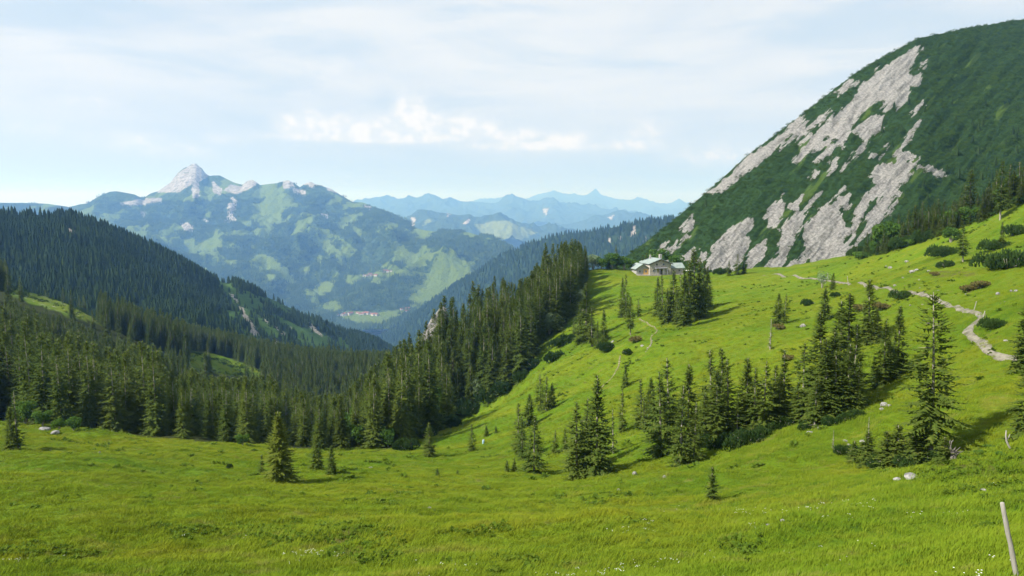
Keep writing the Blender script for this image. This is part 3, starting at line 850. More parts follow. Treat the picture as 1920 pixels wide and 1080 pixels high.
def disp_w(G, T):
    x, y = G[..., 0], G[..., 1]
    w = np.clip((1.0 - T) * 5, 0.03, 1) * np.clip((T - 0.28) * 4, 0.04, 1)
    return w * (260 * fbm(x / 900.0, y / 1500.0, 5, 71, 0.5, True) - 95 + 70 * fbm(x / 260.0, y / 420.0, 4, 75))


GW, TW = loft([w_foot, w_m0, w_m1, w_m2, w_ridge], -500, 1100, 560, [14, 20, 60, 90], 0.25, 0.3, disp_w)
M['mtn_w'] = make_mountain('far_massif', (0.020, 0.046, 0.016), (0.075, 0.120, 0.028), (0.11, 0.18, 0.030), (0.17, 0.23, 0.045), (0.19, 0.187, 0.18), (0.54, 0.53, 0.51), 5.0, fine=0.9, ragged=0.8, bump=12.0, grow=1.8)
massif, RKW, LEW = hill('mountain', 'far rocky massif with a pale pointed summit, woods and pastures above the valley', GW, M['mtn_w'], ROCK_W, LEA_W + VALLEY,
                          glades=lambda G: 26.0 * (fbm(G[..., 0] / 330.0, G[..., 1] / 480.0, 4, 93, 0.6) - 0.28) - 4.0 * np.clip((proj(G)[1] - 560) / 30, 0, 1) * 6)

# ---- farther ranges
M['mtn_f'] = make_mountain('far_ranges', (0.025, 0.050, 0.020), (0.050, 0.080, 0.028), (0.14, 0.19, 0.06), (0.20, 0.24, 0.08), (0.30, 0.28, 0.26), (0.50, 0.47, 0.43), 10.0)


def far_range(label, ridge, foot_d, foot_v, u0, u1, amp, seed, nc=260, rock=(), lea=()):
    foot = [(u0, foot_v, foot_d), (u1, foot_v, foot_d)]
    mid = [(u, 0.45 * v + 0.55 * foot_v, 0.45 * d + 0.55 * foot_d) for u, v, d in ridge]
    s = ridge[0][2]
    G, T = loft([foot, mid, ridge], u0, u1, nc, [24, 50], 0.2, 0.25,
                lambda G, T: np.clip((1 - T) * 5, 0.05, 1) * amp * fbm(G[..., 0] / (s * 0.10), G[..., 1] / (s * 0.16), 5, seed, 0.55, True))
    return hill('mountain_range', label, G, M['mtn_f'], rock, lea)


far_range('near low hills in the hazy distance with one pale grassy dome', [(680, 445, 12500), (720, 432, 12500), (745, 422, 12500), (775, 413, 12400), (800, 407, 12200), (820, 404, 12100), (838, 400, 12000), (860, 404, 12000), (880, 402, 12000), (900, 412, 11900), (918, 416, 11800), (935, 411, 11700), (946, 410, 11700), (960, 417, 11700), (985, 426, 11800), (1005, 434, 11900), (1040, 442, 12000), (1100, 452, 12000), (1200, 460, 12000)],
          10000, 480, 680, 1200, 260, 81, rock=[[(868, 420), (880, 408), (882, 412), (874, 422)], [(838, 400), (845, 402), (838, 406)], [(772, 405), (780, 412), (774, 425), (770, 418)]],
          lea=[[(890, 420), (920, 416), (945, 411), (962, 418), (1010, 436), (980, 450), (940, 448), (905, 440)], [(800, 410), (812, 414), (790, 424)]])
far_range('small hazy blue hill at the right of the far ranges', [(1040, 440, 16000), (1080, 426, 16000), (1105, 418, 16000), (1128, 409, 16000), (1145, 402, 16000), (1158, 396, 16000), (1172, 398, 16000), (1190, 403, 16000), (1230, 412, 16000), (1300, 425, 16000), (1400, 440, 16000)],
          14000, 455, 1040, 1400, 240, 85, 160, rock=[[(1140, 408), (1152, 402), (1148, 412)]])
far_range('pale blue mountain range along the horizon left of centre', [(560, 420, 22000), (640, 400, 22000), (690, 386, 22000), (705, 381, 22000), (722, 382, 22000), (742, 378, 22000), (755, 374, 22000), (766, 371, 22000), (780, 376, 22000), (800, 380, 22000), (825, 376, 22000), (850, 375, 22000), (868, 378, 22000), (900, 379, 22000), (930, 383, 22000), (950, 380, 22000), (975, 382, 22000), (1000, 388, 22000), (1010, 384, 22000), (1022, 377, 22000), (1035, 376, 22000), (1050, 384, 22000), (1080, 396, 22000), (1130, 410, 22000), (1250, 420, 22000)],
          18000, 440, 560, 1250, 420, 91, 300, rock=[[(1018, 393), (1028, 392), (1024, 402), (1020, 400)]])
far_range('palest blue mountain range on the horizon right of centre', [(850, 395, 33000), (900, 375, 33000), (930, 376, 33000), (960, 380, 33000), (990, 378, 33000), (1020, 371, 33000), (1040, 370, 33000), (1060, 369, 33000), (1090, 371, 33000), (1105, 369, 33000), (1113, 366, 33000), (1122, 370, 33000), (1140, 375, 33000), (1155, 380, 33000), (1172, 377, 33000), (1190, 381, 33000), (1215, 384, 33000), (1240, 387, 33000), (1280, 391, 33000), (1350, 392, 33000), (1500, 394, 33000)],
          26000, 425, 850, 1500, 500, 95, 300)
# land under and beyond everything, out to the haze
bl = np.array([[-42000, -3000, -1300], [42000, -3000, -1300], [42000, 43000, -1300], [-42000, 43000, -1300]], float)
lowland = obj('valley_floor', mesh_np('valley_floor', bl, [(0, 1, 2, 3)], [M['mtn_f']]))
tag(lowland, 'hazy lowland between and beyond the ranges', kind='structure')

# ------------------------------------------------------------------ plants
class Tri:
    """collects triangles"""
    def __init__(self):
        self.v = []; self.f = []; self.m = []

    def tri(self, a, b, c, m=0):
        k = len(self.v)
        self.v += [a, b, c]; self.f.append((k, k + 1, k + 2)); self.m.append(m)

    def tube(self, pts, radii, sides=6, m=0, cap=True):
        pts = [np.asarray(p, float) for p in pts]
        rings = []
        for i, p in enumerate(pts):
            d = pts[min(i + 1, len(pts) - 1)] - pts[max(i - 1, 0)]
            d = d / (np.linalg.norm(d) + 1e-9)
            a = np.cross(d, [0.31, 0.95, 0.05]) if abs(d[1]) < 0.9 else np.cross(d, [1, 0, 0])
            a = a / (np.linalg.norm(a) + 1e-9)
            b = np.cross(d, a)
            k = len(self.v)
            for s in range(sides):
                t = 2 * math.pi * s / sides
                self.v.append(p + radii[i] * (math.cos(t) * a + math.sin(t) * b))
            rings.append(k)
        for i in range(len(rings) - 1):
            for s in range(sides):
                s2 = (s + 1) % sides
                a, b, c, d = rings[i] + s, rings[i] + s2, rings[i + 1] + s2, rings[i + 1] + s
                self.f += [(a, b, c), (a, c, d)]; self.m += [m, m]
        if cap:
            k = len(self.v)
            self.v.append(pts[-1])
            for s in range(sides):
                self.f.append((rings[-1] + s, rings[-1] + (s + 1) % sides, k)); self.m.append(m)

    def mesh(self, name, mats, smooth=False):
        return mesh_np(name, np.array(self.v), np.array(self.f, dtype=np.int64), mats, self.m if len(mats) > 1 else None, smooth)


def frond(T, base, az, L, a0, curl, step, wid, r, m=0):
    """one spruce bough: a drooping spine with ragged needle sprays on both sides and hanging below"""
    n = max(2, int(L / step))
    ca, sa = math.cos(az), math.sin(az)
    p = np.array(base, float)
    side = np.array([-sa, ca, 0.0])
    for i in range(n):
        t = (i + 1) / n
        pitch = a0 - curl * math.sin(t * 2.4) + curl * 0.9 * t * t
        d = np.array([ca * math.cos(pitch), sa * math.cos(pitch), math.sin(pitch)])
        q = p + d * (L / n)
        w = wid * (0.35 + 1.0 * math.sin(math.pi * min(1.0, 0.15 + 0.85 * t))) * r.uniform(0.6, 1.25)
        if i > 0 or L < 0.8:
            for s in (-1, 1):
                tip = p * 0.4 + q * 0.6 + side * s * w + d * w * r.uniform(0.2, 0.7) + np.array([0, 0, -w * r.uniform(0.05, 0.55)])
                T.tri(p, q + d * 0.06, tip, m)
            if r.random() < 0.55:
                T.tri(p, q, (p + q) * 0.5 + np.array([0, 0, -w * r.uniform(0.5, 1.0)]) + side * r.uniform(-.15, .15) * w, m)
        p = q
    T.tri(p - side * wid * 0.3, p + side * wid * 0.3, p + d * wid * 0.9, m)


def spruce(seed, H, Lmax, clear, dens, gaps, top_bare, mat, wid=0.26, step=0.30, power=0.85, dead=0.0, dz=0.30, droop=0.30, trunk_r=None):
    r = np.random.default_rng(seed)
    tr, cr = Tri(), Tri()
    R0 = trunk_r or 0.011 * H + 0.035
    lean = r.uniform(-0.012, 0.012, 2) * H
    zs = np.linspace(0, 1, 7)
    spine = [np.array([lean[0] * z * z + 0.004 * H * math.sin(5 * z + seed), lean[1] * z * z, H * z - (0.35 if z == 0 else 0)]) for z in zs]
    tr.tube(spine, [R0 * (1 - 0.96 * z) + 0.012 for z in zs], 7)

    def at(z):
        return np.array([np.interp(z / H, zs, [p[k] for p in spine]) for k in (0, 1)] + [z])
    z = clear * H
    while z < H * (1 - 0.01):
        fr = (z - clear * H) / (H * (1 - clear))
        L = Lmax * max(0.05, (1 - fr)) ** power
        if fr < 0.12 and clear > 0.03:
            L *= 0.45 + 4.5 * fr
        if fr > 1 - top_bare:
            L *= 0.72
            nb = int(round(dens * 4.0))
        else:
            nb = int(round(dens * r.uniform(4.6, 6.6)))
        for _ in range(nb):
            if r.random() < gaps:
                continue
            az = r.uniform(0, 2 * math.pi)
            Lb = L * r.uniform(0.55, 1.12) + 0.10
            a0 = -0.30 + 0.75 * fr + r.uniform(-0.15, 0.15)
            b = at(min(z + r.uniform(-0.5, 0.5) * dz, H - 0.02))
            if r.random() < dead:
                e = b + Lb * 0.55 * np.array([math.cos(az), math.sin(az), -0.05])
                tr.tube([b, e], [0.03, 0.008], 3)
            else:
                frond(cr, b, az, Lb, a0, droop, step, wid * (0.55 + 0.45 * (1 - fr)), r)
        z += dz * r.uniform(0.75, 1.25)
    for k in range(int(4 + 50 * dead)):                       # dead twigs on the bare stem
        zz = r.uniform(0.05, max(0.12, clear + 0.06)) * H if clear > 0.05 else r.uniform(0.5, 0.95) * H
        az = r.uniform(0, 6.28); L = r.uniform(0.25, 0.6) * Lmax * (1 - zz / H + 0.2)
        b = at(zz)
        tr.tube([b, b + L * np.array([math.cos(az), math.sin(az), -0.12])], [0.028, 0.008], 3)
    cr.tri(at(H * 0.965), at(H * 0.965) + [0.10, 0.03, 0.1], at(H) + [0, 0, 0.12])
    cr.tri(at(H * 0.965), at(H * 0.965) + [-0.06, 0.09, 0.1], at(H) + [0, 0, 0.12])
    return dict(H=H, trunk=tr.mesh('spruce_trunk', [M['bark']], True), crown=cr.mesh('spruce_crown', [mat]))


SP = {}
SP['full'] = spruce(1, 8.0, 2.0, 0.0, 2.3, 0.03, 0.08, M['spruce_pale'], wid=0.40, power=0.78, dz=0.22, step=0.26)
SP['cone'] = [spruce(10 + k, 11.0, 1.9 + 0.16 * k, 0.0, 1.8 + 0.1 * (k % 3), 0.06 + 0.05 * (k % 2), 0.08 + 0.06 * (k % 3), M['spruce'], wid=0.46, dz=0.27, power=0.68 + 0.06 * (k % 4)) for k in range(5)]
SP['ragged'] = [spruce(20 + k, 11.0, 1.7 + 0.14 * k, 0.02 + 0.02 * (k % 3), 1.5 + 0.12 * (k % 4), 0.16 + 0.04 * (k % 3), 0.25 + 0.06 * (k % 4), M['spruce'], wid=0.42, power=0.6 + 0.06 * (k % 4), dz=0.29, dead=0.04 + 0.03 * (k % 3)) for k in range(6)]
SP['thin'] = [spruce(30 + k, 8.0, 1.1, 0.10, 1.3, 0.28, 0.40, M['spruce'], wid=0.30, power=0.55, dz=0.28, dead=0.2) for k in range(2)]
SP['tall'] = [spruce(40, 12.5, 2.8, 0.13, 2.2, 0.18, 0.10, M['spruce'], wid=0.40, power=0.50, dz=0.34, dead=0.05, trunk_r=0.17)]
SP['bare_foot'] = [spruce(45 + k, 11.0, 2.1, 0.22, 1.9, 0.12, 0.16, M['spruce'], wid=0.44, power=0.6, dz=0.30, dead=0.05) for k in range(2)]
SP['sapling'] = [spruce(50 + k, 3.0, 0.95, 0.02, 1.5, 0.10, 0.25, M['spruce'], wid=0.22, step=0.16, power=0.85, dz=0.14, dead=0.06) for k in range(3)]
SP['forest'] = [spruce(60 + k, 21.0, 3.5 + 0.2 * k, 0.03, 2.1, 0.04, 0.08, M['forest'], wid=0.85, step=0.55, power=0.74, dz=0.46, droop=0.42, trunk_r=0.19) for k in range(5)]
SP['dead'] = [spruce(70, 6.0, 0.75, 0.1, 1.2, 0.25, 0.5, M['spruce'], wid=0.18, power=0.4, dz=0.26, dead=0.6)]


def leaf_cloud(T, cen, rad, n, size, r, m=0, up=0.3):
    for _ in range(n):
        d = r.normal(size=3); d /= np.linalg.norm(d)
        k = r.uniform(0.55, 1.0) ** 0.5
        p = np.array(cen) + d * np.array(rad) * k
        a = r.normal(size=3); a[2] += up; a /= np.linalg.norm(a)
        b = np.cross(a, r.normal(size=3)); b /= np.linalg.norm(b)
        s = size * r.uniform(0.6, 1.3)
        T.tri(p - b * s * 0.5, p + b * s * 0.5, p + a * s, m)
        T.tri(p - b * s * 0.5, p + b * s * 0.5, p - a * s * 0.6, m)


def bush(seed, W, H, mat, n, size, lobes=9, tall=False):
    r = np.random.default_rng(seed)
    st, cr = Tri(), Tri()
    for k in range(lobes):
        a = 2 * math.pi * k / lobes + r.uniform(-.4, .4)
        rr = W * 0.5 * r.uniform(0.15, 0.70)
        h = H * (r.uniform(0.35, 0.85) if tall else r.uniform(0.30, 0.62))
        c = np.array([rr * math.cos(a), rr * math.sin(a), h])
        leaf_cloud(cr, c, (W * r.uniform(.16, .27), W * r.uniform(.16, .27), H * r.uniform(.15, .26)), n // lobes, size, r)
        st.tube([np.array([0, 0, -0.15]), c * np.array([.4, .4, .6]), c], [0.05 * H * 0.4 + 0.03, 0.03, 0.015], 4)
    return dict(H=H, W=W, trunk=st.mesh('shrub_stems', [M['bark']]), crown=cr.mesh('shrub_leaves', [mat]))


def pine_bush(seed, W, H, mat, n, k_s=1.0):
    """dwarf pine: a low mound of upturned shoots"""
    r = np.random.default_rng(seed)
    st, cr = Tri(), Tri()
    arms = 10
    for k in range(arms):
        a = 2 * math.pi * k / arms + r.uniform(-.3, .3)
        L = W * 0.5 * r.uniform(0.6, 1.0)
        st.tube([np.array([0, 0, -0.1]), np.array([L * .5 * math.cos(a), L * .5 * math.sin(a), H * 0.25]), np.array([L * .9 * math.cos(a), L * .9 * math.sin(a), H * 0.6])], [0.06, 0.04, 0.02], 4)
    lump = [(r.uniform(-.32, .32) * W, r.uniform(-.32, .32) * W, r.uniform(.22, .36) * W, r.uniform(.75, 1.1)) for _ in range(6)]
    for _ in range(n):
        x0, y0, rad, hh = lump[r.integers(len(lump))]
        a, q = r.uniform(0, 6.28), math.sqrt(r.random())
        x, y = x0 + rad * q * math.cos(a), y0 + rad * q * math.sin(a)
        z = H * hh * math.sqrt(max(0.02, 1 - q * q)) * r.uniform(0.45, 1.0)
        d = np.array([0.55 * q * math.cos(a) + r.uniform(-.25, .25), 0.55 * q * math.sin(a) + r.uniform(-.25, .25), 1.0])
        d /= np.linalg.norm(d)
        s = r.uniform(0.22, 0.42) * H * 0.62 * k_s
        b = np.cross(d, r.normal(size=3)); b /= np.linalg.norm(b)
        c = np.cross(d, b)
        p = np.array([x, y, z])
        for e in (b, c):
            cr.tri(p - e * s * 0.33, p + e * s * 0.33, p + d * s, 0)
            cr.tri(p - e * s * 0.33, p + e * s * 0.33, p - d * s * 0.5, 0)
    return dict(H=H, W=W, trunk=st.mesh('dwarf_pine_stems', [M['bark']]), crown=cr.mesh('dwarf_pine_shoots', [mat]))


BU = {'broad': [bush(100 + k, 4.0, 3.6, M['broad'], 2100, 0.22, 10, True) for k in range(2)],
      'whitebeam': [bush(110 + k, 5.0, 4.6, M['whitebeam'], 2200, 0.26, 13, True) for k in range(2)],
      'brown': [bush(120, 3.0, 1.7, M['brownshrub'], 1500, 0.16, 13)],
      'airy': [bush(127, 4.0, 4.2, M['whitebeam'], 520, 0.20, 12, True)],
      'low': [bush(125, 3.0, 1.1, M['broad'], 1300, 0.15, 10)],
      'pine': [pine_bush(130 + k, 4.0, 1.8, M['dwarfpine'], 1300, 0.85) for k in range(4)]}


def plant(name, parts, proto, loc, sc, rot=0.0, sz=None):
    """an Empty at the foot with trunk and crown as children"""
    e = bpy.data.objects.new(name, None)
    e.empty_display_size = 0.3
    col.objects.link(e)
    e.location = loc
    e.rotation_euler = (random.uniform(-.025, .025), random.uniform(-.025, .025), rot)
    e.scale = (sc, sc, sz if sz else sc)
    obj(parts[0], proto['trunk'], e)
    obj(parts[1], proto['crown'], e)
    return e


ORD = ['first', 'second', 'third', 'fourth', 'fifth', 'sixth', 'seventh', 'eighth', 'ninth', 'tenth', 'eleventh', 'twelfth', 'thirteenth', 'fourteenth', 'fifteenth', 'sixteenth', 'seventeenth', 'eighteenth', 'nineteenth', 'twentieth', 'twenty-first', 'twenty-second']
TREES = []      # (x, y) of the single trees


def put_spruce(u, vb, vt, kind, label, group=None, p=None, wide=1.0):
    q = spot(u, vb) if p is None else p
    H = (vb - vt) / FPX * math.hypot(q[0], q[1]) * 0.995
    pr = SP[kind]
    if isinstance(pr, list):
        pr = pr[len(TREES) % len(pr)]
    s = H / pr['H']
    e = plant('spruce_tree', ('trunk', 'crown'), pr, (q[0], q[1], q[2] - 0.05), s * wide * random.uniform(0.9, 1.15), random.uniform(0, 6.28), s)
    tag(e, label, 'tree', group)
    TREES.append((q[0], q[1]))
    return e


# single trees that stand alone: (foot u, foot v, top v, kind, label)
for row in [
    (22, 843, 772, 'cone', 'dark spruce at the left edge of the meadow, beside a thinner pale-stemmed one', 1.25),
    (34, 842, 744, 'thin', 'thin pale-stemmed spruce at the left edge of the meadow', 1.3),
    (525, 899, 768, 'full', 'bright full spruce standing alone in the middle of the left meadow', 1.3),
    (491, 886, 852, 'sapling', 'small sparse spruce close to the left foot of the bright full spruce', 1.0),
    (594, 881, 820, 'cone', 'left one of the two small spruces right of the bright full spruce', 1.25),
    (622, 888, 833, 'cone', 'right one of the two small spruces right of the bright full spruce', 1.25),
    (805, 856, 790, 'cone', 'dark compact spruce at the lower corner of the wooded spur', 1.5),
    (885, 846, 792, 'ragged', 'small spruce with a pale stem beside the pale blue barrel', 1.5),
    (912, 818, 797, 'cone', 'short spruce just above the pale blue barrel', 1.6),
    (930, 812, 798, 'sapling', 'tiny crooked spruce right of the barrel on the slope', 1.2),
    (820, 893, 877, 'sapling', 'tiny dark sapling in the meadow hollow, left of two', 1.3),
    (858, 891, 880, 'sapling', 'tiny dark sapling in the meadow hollow, right of two', 1.5),
    (950, 887, 861, 'sapling', 'small grey-stemmed spruce, left of a pair at the foot of the slope', 1.1),
    (964, 885, 858, 'sapling', 'small grey-stemmed spruce, right of a pair at the foot of the slope', 1.1),
    (1335, 938, 873, 'sapling', 'small sparse spruce alone in the meadow below the long grove', 1.05),
    (1444, 656, 598, 'dead', 'nearly dead grey spruce stem alone on the slope', 1.2),
    (1745, 862, 575, 'tall', 'tallest spruce, open crown on a long pale trunk, at the right', 1.0),
    (1527, 803, 712, 'bare_foot', 'spruce with pale double-looking stem at the lower edge of the grove, beside two stones', 1.2),
    (1546, 599, 543, 'cone', 'dark broad spruce with a grey foot in the middle of the slope', 1.5),
    (1561, 546, 514, 'cone', 'small dark spruce standing just below the path', 1.3),
    (1182, 629, 556, 'bare_foot', 'spruce with a white stem below the hut, lowest of its small group', 1.15),
    (1167, 595, 520, 'cone', 'dark narrow spruce below the hut, left one of a close pair', 0.95),
    (1174, 597, 513, 'ragged', 'dark narrow spruce below the hut, right one of a close pair', 0.95),
    (1197, 595, 561, 'ragged', 'short pale-stemmed spruce right of the white-stemmed one below the hut', 1.1),
    (1217, 585, 577, 'sapling', 'tiny sapling between the tree groups below the hut', 1.1),
    (1132, 656, 579, 'cone', 'pointed spruce rising from a dwarf pine thicket left of the faint track', 1.1),
    (1167, 814, 724, 'ragged', 'slender spruce with a pale stem between the front pair and the long grove', 0.9),
    (1150, 850, 762, 'thin', 'grey half-dead slender spruce just right of the front pair', 1.1),
    (1172, 726, 683, 'cone', 'short spruce on the slope where the faint track ends', 1.2),
    (1628, 826, 783, 'dead', 'small dead-looking spruce left of the tallest spruce', 1.3),
    (1562, 842, 806, 'dead', 'smallest dead spruce twig at the left tip of the low spruce thicket', 1.3),
    (1878, 466, 423, 'cone', 'small dark spruce on the right slope above the big bush', 1.1),
    (1805, 492, 431, 'bare_foot', 'pale twin-stemmed spruce on the upper right slope', 1.4),
    (1828, 392, 357, 'thin', 'pale half-dead spruce between the two tree groups on the right crest', 1.6),
    (1875, 413, 320, 'bare_foot', 'tall spruce with a bare lower trunk on the right crest', 1.0),
    (1925, 690, 536, 'cone', 'dark spruce cut by the right picture edge, beside the path', 1.3),
    (1918, 822, 655, 'ragged', 'spruce cut by the right picture edge, beside a curved dead branch', 1.2),
]:
    put_spruce(*row[:5], wide=row[5])

# groves: labels count the trees from the left
GROVES = [
    ('ragged', 'trees of the small grove at the foot of the slope', 'spruce from the left in the small grove left of the front pair',
     [(971, 851, 752), (980, 862, 770), (991, 800, 735), (1001, 888, 774), (1013, 770, 697), (1024, 772, 704), (1035, 766, 716), (1040, 851, 803), (1060, 846, 799)]),
    ('ragged', 'the pair of spruces in front of the long grove', 'spruce from the left of the tall front trees with pale stems',
     [(1082, 898, 748), (1098, 880, 738), (1118, 892, 697)]),
    ('ragged', 'trees of the long grove across the slope', 'spruce from the left in the long grove across the middle of the slope',
     [(1202, 804, 708), (1208, 806, 742), (1220, 784, 706), (1238, 858, 692), (1253, 834, 666), (1275, 872, 718), (1290, 842, 679), (1300, 868, 752), (1320, 838, 735), (1332, 816, 655), (1343, 834, 692), (1352, 820, 652),
      (1364, 822, 672), (1382, 824, 736), (1400, 811, 672), (1412, 813, 690), (1432, 808, 678), (1450, 790, 686), (1460, 795, 700), (1470, 780, 658)]),
    ('cone', 'trees of the dense clump right of the long grove', 'spruce from the left in the dense tall clump right of the long grove',
     [(1496, 793, 718), (1506, 784, 646), (1537, 782, 593), (1548, 790, 640), (1558, 775, 622), (1566, 785, 662), (1573, 760, 573), (1583, 762, 561), (1590, 777, 650), (1598, 768, 616), (1606, 772, 690)]),
    ('cone', 'trees of the clump left of the tallest spruce', 'spruce from the left in the clump just left of the tallest spruce',
     [(1627, 644, 531), (1638, 712, 668), (1645, 642, 583), (1655, 727, 607), (1665, 718, 640), (1674, 707, 630), (1682, 704, 583)]),
    ('sapling', 'low bushy spruces under the tallest spruce', 'low bushy spruce from the left in the thicket under the tallest spruce', [(1600, 866, 828), (1624, 868, 812), (1662, 873, 812), (1682, 868, 800), (1716, 872, 806), (1734, 866, 816), (1770, 864, 822)]),
    ('cone', 'twin spruces in the middle of the slope', 'spruce from the left of the close twins above the dead grey stem', [(1458, 608, 551), (1471, 607, 552)]),
    ('cone', 'trees of the clump in front of the hut', 'spruce from the left in the dense clump in front of the hut',
     [(1233, 592, 520), (1242, 600, 516), (1250, 607, 540), (1262, 602, 508), (1268, 609, 545), (1276, 594, 512), (1283, 614, 505), (1293, 602, 497), (1301, 598, 467), (1312, 592, 484), (1318, 582, 492), (1327, 580, 500)]),
    ('cone', 'trees on the saddle behind the meadow', 'spruce from the left of the three on the saddle crest right of the hut', [(1367, 517, 489), (1383, 515, 478), (1395, 513, 481)]),
    ('cone', 'trees behind the hut', 'spruce from the left among the bushes behind the hut', [(1141, 503, 472), (1155, 503, 459), (1204, 506, 474), (1212, 506, 470)]),
    ('ragged', 'trees on the right crest', 'spruce from the left on the right crest below the mountain',
     [(1691, 462, 420), (1702, 458, 400), (1713, 456, 392), (1727, 448, 386), (1740, 446, 402), (1757, 426, 379), (1765, 412, 356), (1776, 436, 395), (1793, 412, 376), (1808, 412, 356), (1815, 412, 331), (1855, 384, 326), (1866, 388, 329), (1888, 388, 320), (1898, 384, 330), (1909, 378, 316)]),
    ('ragged', 'trees in front of the spur wood', 'spruce from the left of the thin trees before the spur wood', [(1076, 628, 598), (1086, 640, 570), (1100, 640, 530), (1110, 650, 572), (1120, 652, 600)]),
]
for kind, group, text, rows in GROVES:
    rows = sorted(rows)
    for i, (u, vb, vt) in enumerate(rows):
        k = kind
        if kind == 'ragged' and i % 4 == 2: k = 'cone'
        if kind == 'cone' and i % 4 == 1: k = 'ragged'
        wide = {'low bushy spruces under the tallest spruce': 1.7, 'trees of the clump in front of the hut': 1.1, 'trees of the dense clump right of the long grove': 1.3, 'trees of the long grove across the slope': 1.32}.get(group, 1.28)
        put_spruce(u, vb, vt, k, ORD[i] + ' ' + text, group, wide=wide)

# ---- the two woods: nearest trees singly, the rest as one mass each
BELT_TOP = [(-260, 500), (-40, 530), (0, 548), (20, 580), (40, 598), (77, 588), (100, 625), (125, 630), (153, 600), (175, 640), (213, 655), (253, 640), (275, 640), (303, 652), (320, 690), (340, 708), (362, 692), (385, 704), (433, 710), (483, 708), (510, 708), (540, 725), (557, 728), (597, 745), (627, 738), (660, 742)]
SPUR_TOP = [(600, 745), (630, 742), (645, 745), (665, 715), (680, 700), (700, 690), (725, 665), (740, 648), (755, 632), (770, 625), (785, 612), (800, 602), (815, 580), (832, 556), (845, 560), (875, 548), (890, 530), (902, 533), (915, 540), (925, 520), (945, 520), (960, 528), (985, 520), (1003, 500), (1012, 465), (1025, 450), (1045, 455), (1060, 450), (1075, 446), (1092, 455), (1104, 475), (1130, 480)]


def wood(n_try, xr, yr, spacing, top, r, edge_poly, hmin, hmax, taken):
    pts = []
    xs, ys = r.uniform(*xr, n_try), r.uniform(*yr, n_try)
    zs = ground(xs, ys)
    us, vs = proj(np.stack([xs, ys, zs], -1))
    ok = wood_mask(xs, ys, zs) & (us > edge_poly[0]) & (us < edge_poly[1])
    ta = np.array(top, float)
    cell = {}
    for (tx, ty) in taken:
        cell.setdefault((int(tx // spacing), int(ty // spacing)), []).append((tx, ty))
    for x, y, z, u, k in zip(xs, ys, zs, us, ok):
        if not k:
            continue
        c = (int(x // spacing), int(y // spacing))
        if any((x - a) ** 2 + (y - b) ** 2 < spacing ** 2 for i in (-1, 0, 1) for j in (-1, 0, 1) for a, b in cell.get((c[0] + i, c[1] + j), ())):
            continue
        H = r.uniform(hmin, hmax)
        zmax = -(np.interp(u, ta[:, 0], ta[:, 1]) - HORIZON) / FPX * y * 1.0      # keep under the skyline seen in the photo
        H = min(H, zmax - z + r.uniform(-2.0, 0.5))
        if H < 6:
            continue
        cell.setdefault(c, []).append((x, y))
        pts.append((x, y, z, H))
    return pts


rw = np.random.default_rng(11)
belt = wood(14000, (-190, 10), (143, 330), 4.6, BELT_TOP, rw, (-220, 690), 17, 27, TREES)
spur = wood(14000, (-75, 50), (150, 400), 4.2, SPUR_TOP, rw, (560, 1105), 15, 26, TREES)
# skyline trees of the spur
for (u, vt) in [(1024, 449), (1034, 455), (1046, 457), (1058, 450), (1070, 446), (1079, 447), (1090, 456), (1005, 498), (986, 520), (960, 528), (944, 519), (925, 518), (901, 532), (890, 527), (845, 559), (832, 553), (814, 580), (800, 602), (770, 625), (740, 648), (700, 690), (664, 714)]:
    y = np.interp(u, [660, 790, 845, 930, 1010, 1040, 1100], [255, 282, 294, 312, 340, 350, 362])
    x = (u - CX) / FPX * y * 1.005
    z = float(ground(x, y))
    H = -(vt - HORIZON) / FPX * y - z
    spur.append((x, y, z, max(9, min(H, 31))))


def size_px(p):
    return p[3] / p[1]


def split(pts, n, near):
    pts = sorted(pts, key=near)
    return pts[:n], pts[n:]


N_SINGLE = 298 - len(TREES)
n_b = int(N_SINGLE * 0.48)
b1, b2 = split(belt, n_b, lambda p: p[1] - 0.05 * p[3])
s1, s2 = split(spur, N_SINGLE - n_b, lambda p: p[1] - (200 if p in spur[-22:] else 0))
skyline = sorted([p for p in s1 if p in spur[-22:]])
front = sorted(sorted(b1, key=lambda p: p[1] - 0.15 * abs(p[0]))[:18], key=lambda p: p[0] / p[1])
skyline.sort(key=lambda p: p[0] / p[1])
for lst, label, group in ((b1, 'tall dark spruce in the wood along the far left edge of the meadow', 'spruces of the left wood'),
                          (s1, 'tall spruce in the dense wood on the spur left of the hut', 'spruces of the spur wood')):
    for t_ in lst:
        (x, y, z, H) = t_
        pr = SP['forest'][random.randrange(5)]
        s = H / pr['H']
        w = s * random.uniform(0.85, 1.1) * (1.0 + 0.25 * max(0, (14 - H) / 14))
        e = plant('spruce_tree', ('trunk', 'crown'), pr, (x, y, z - 0.1), w, random.uniform(0, 6.28), s)
        lb = label
        if t_ in skyline:
            lb = ORD[skyline.index(t_)] + ' spruce from the left on the skyline of the spur wood'
        elif t_ in front:
            lb = ORD[front.index(t_)] + ' spruce from the left in the front row of the left wood'
        tag(e, lb, 'tree', group)


# ------------------------------------------------------------------ masses of plants nobody could count, as instances
def proto_obj(name, me):
    return bpy.data.objects.new(name, me)


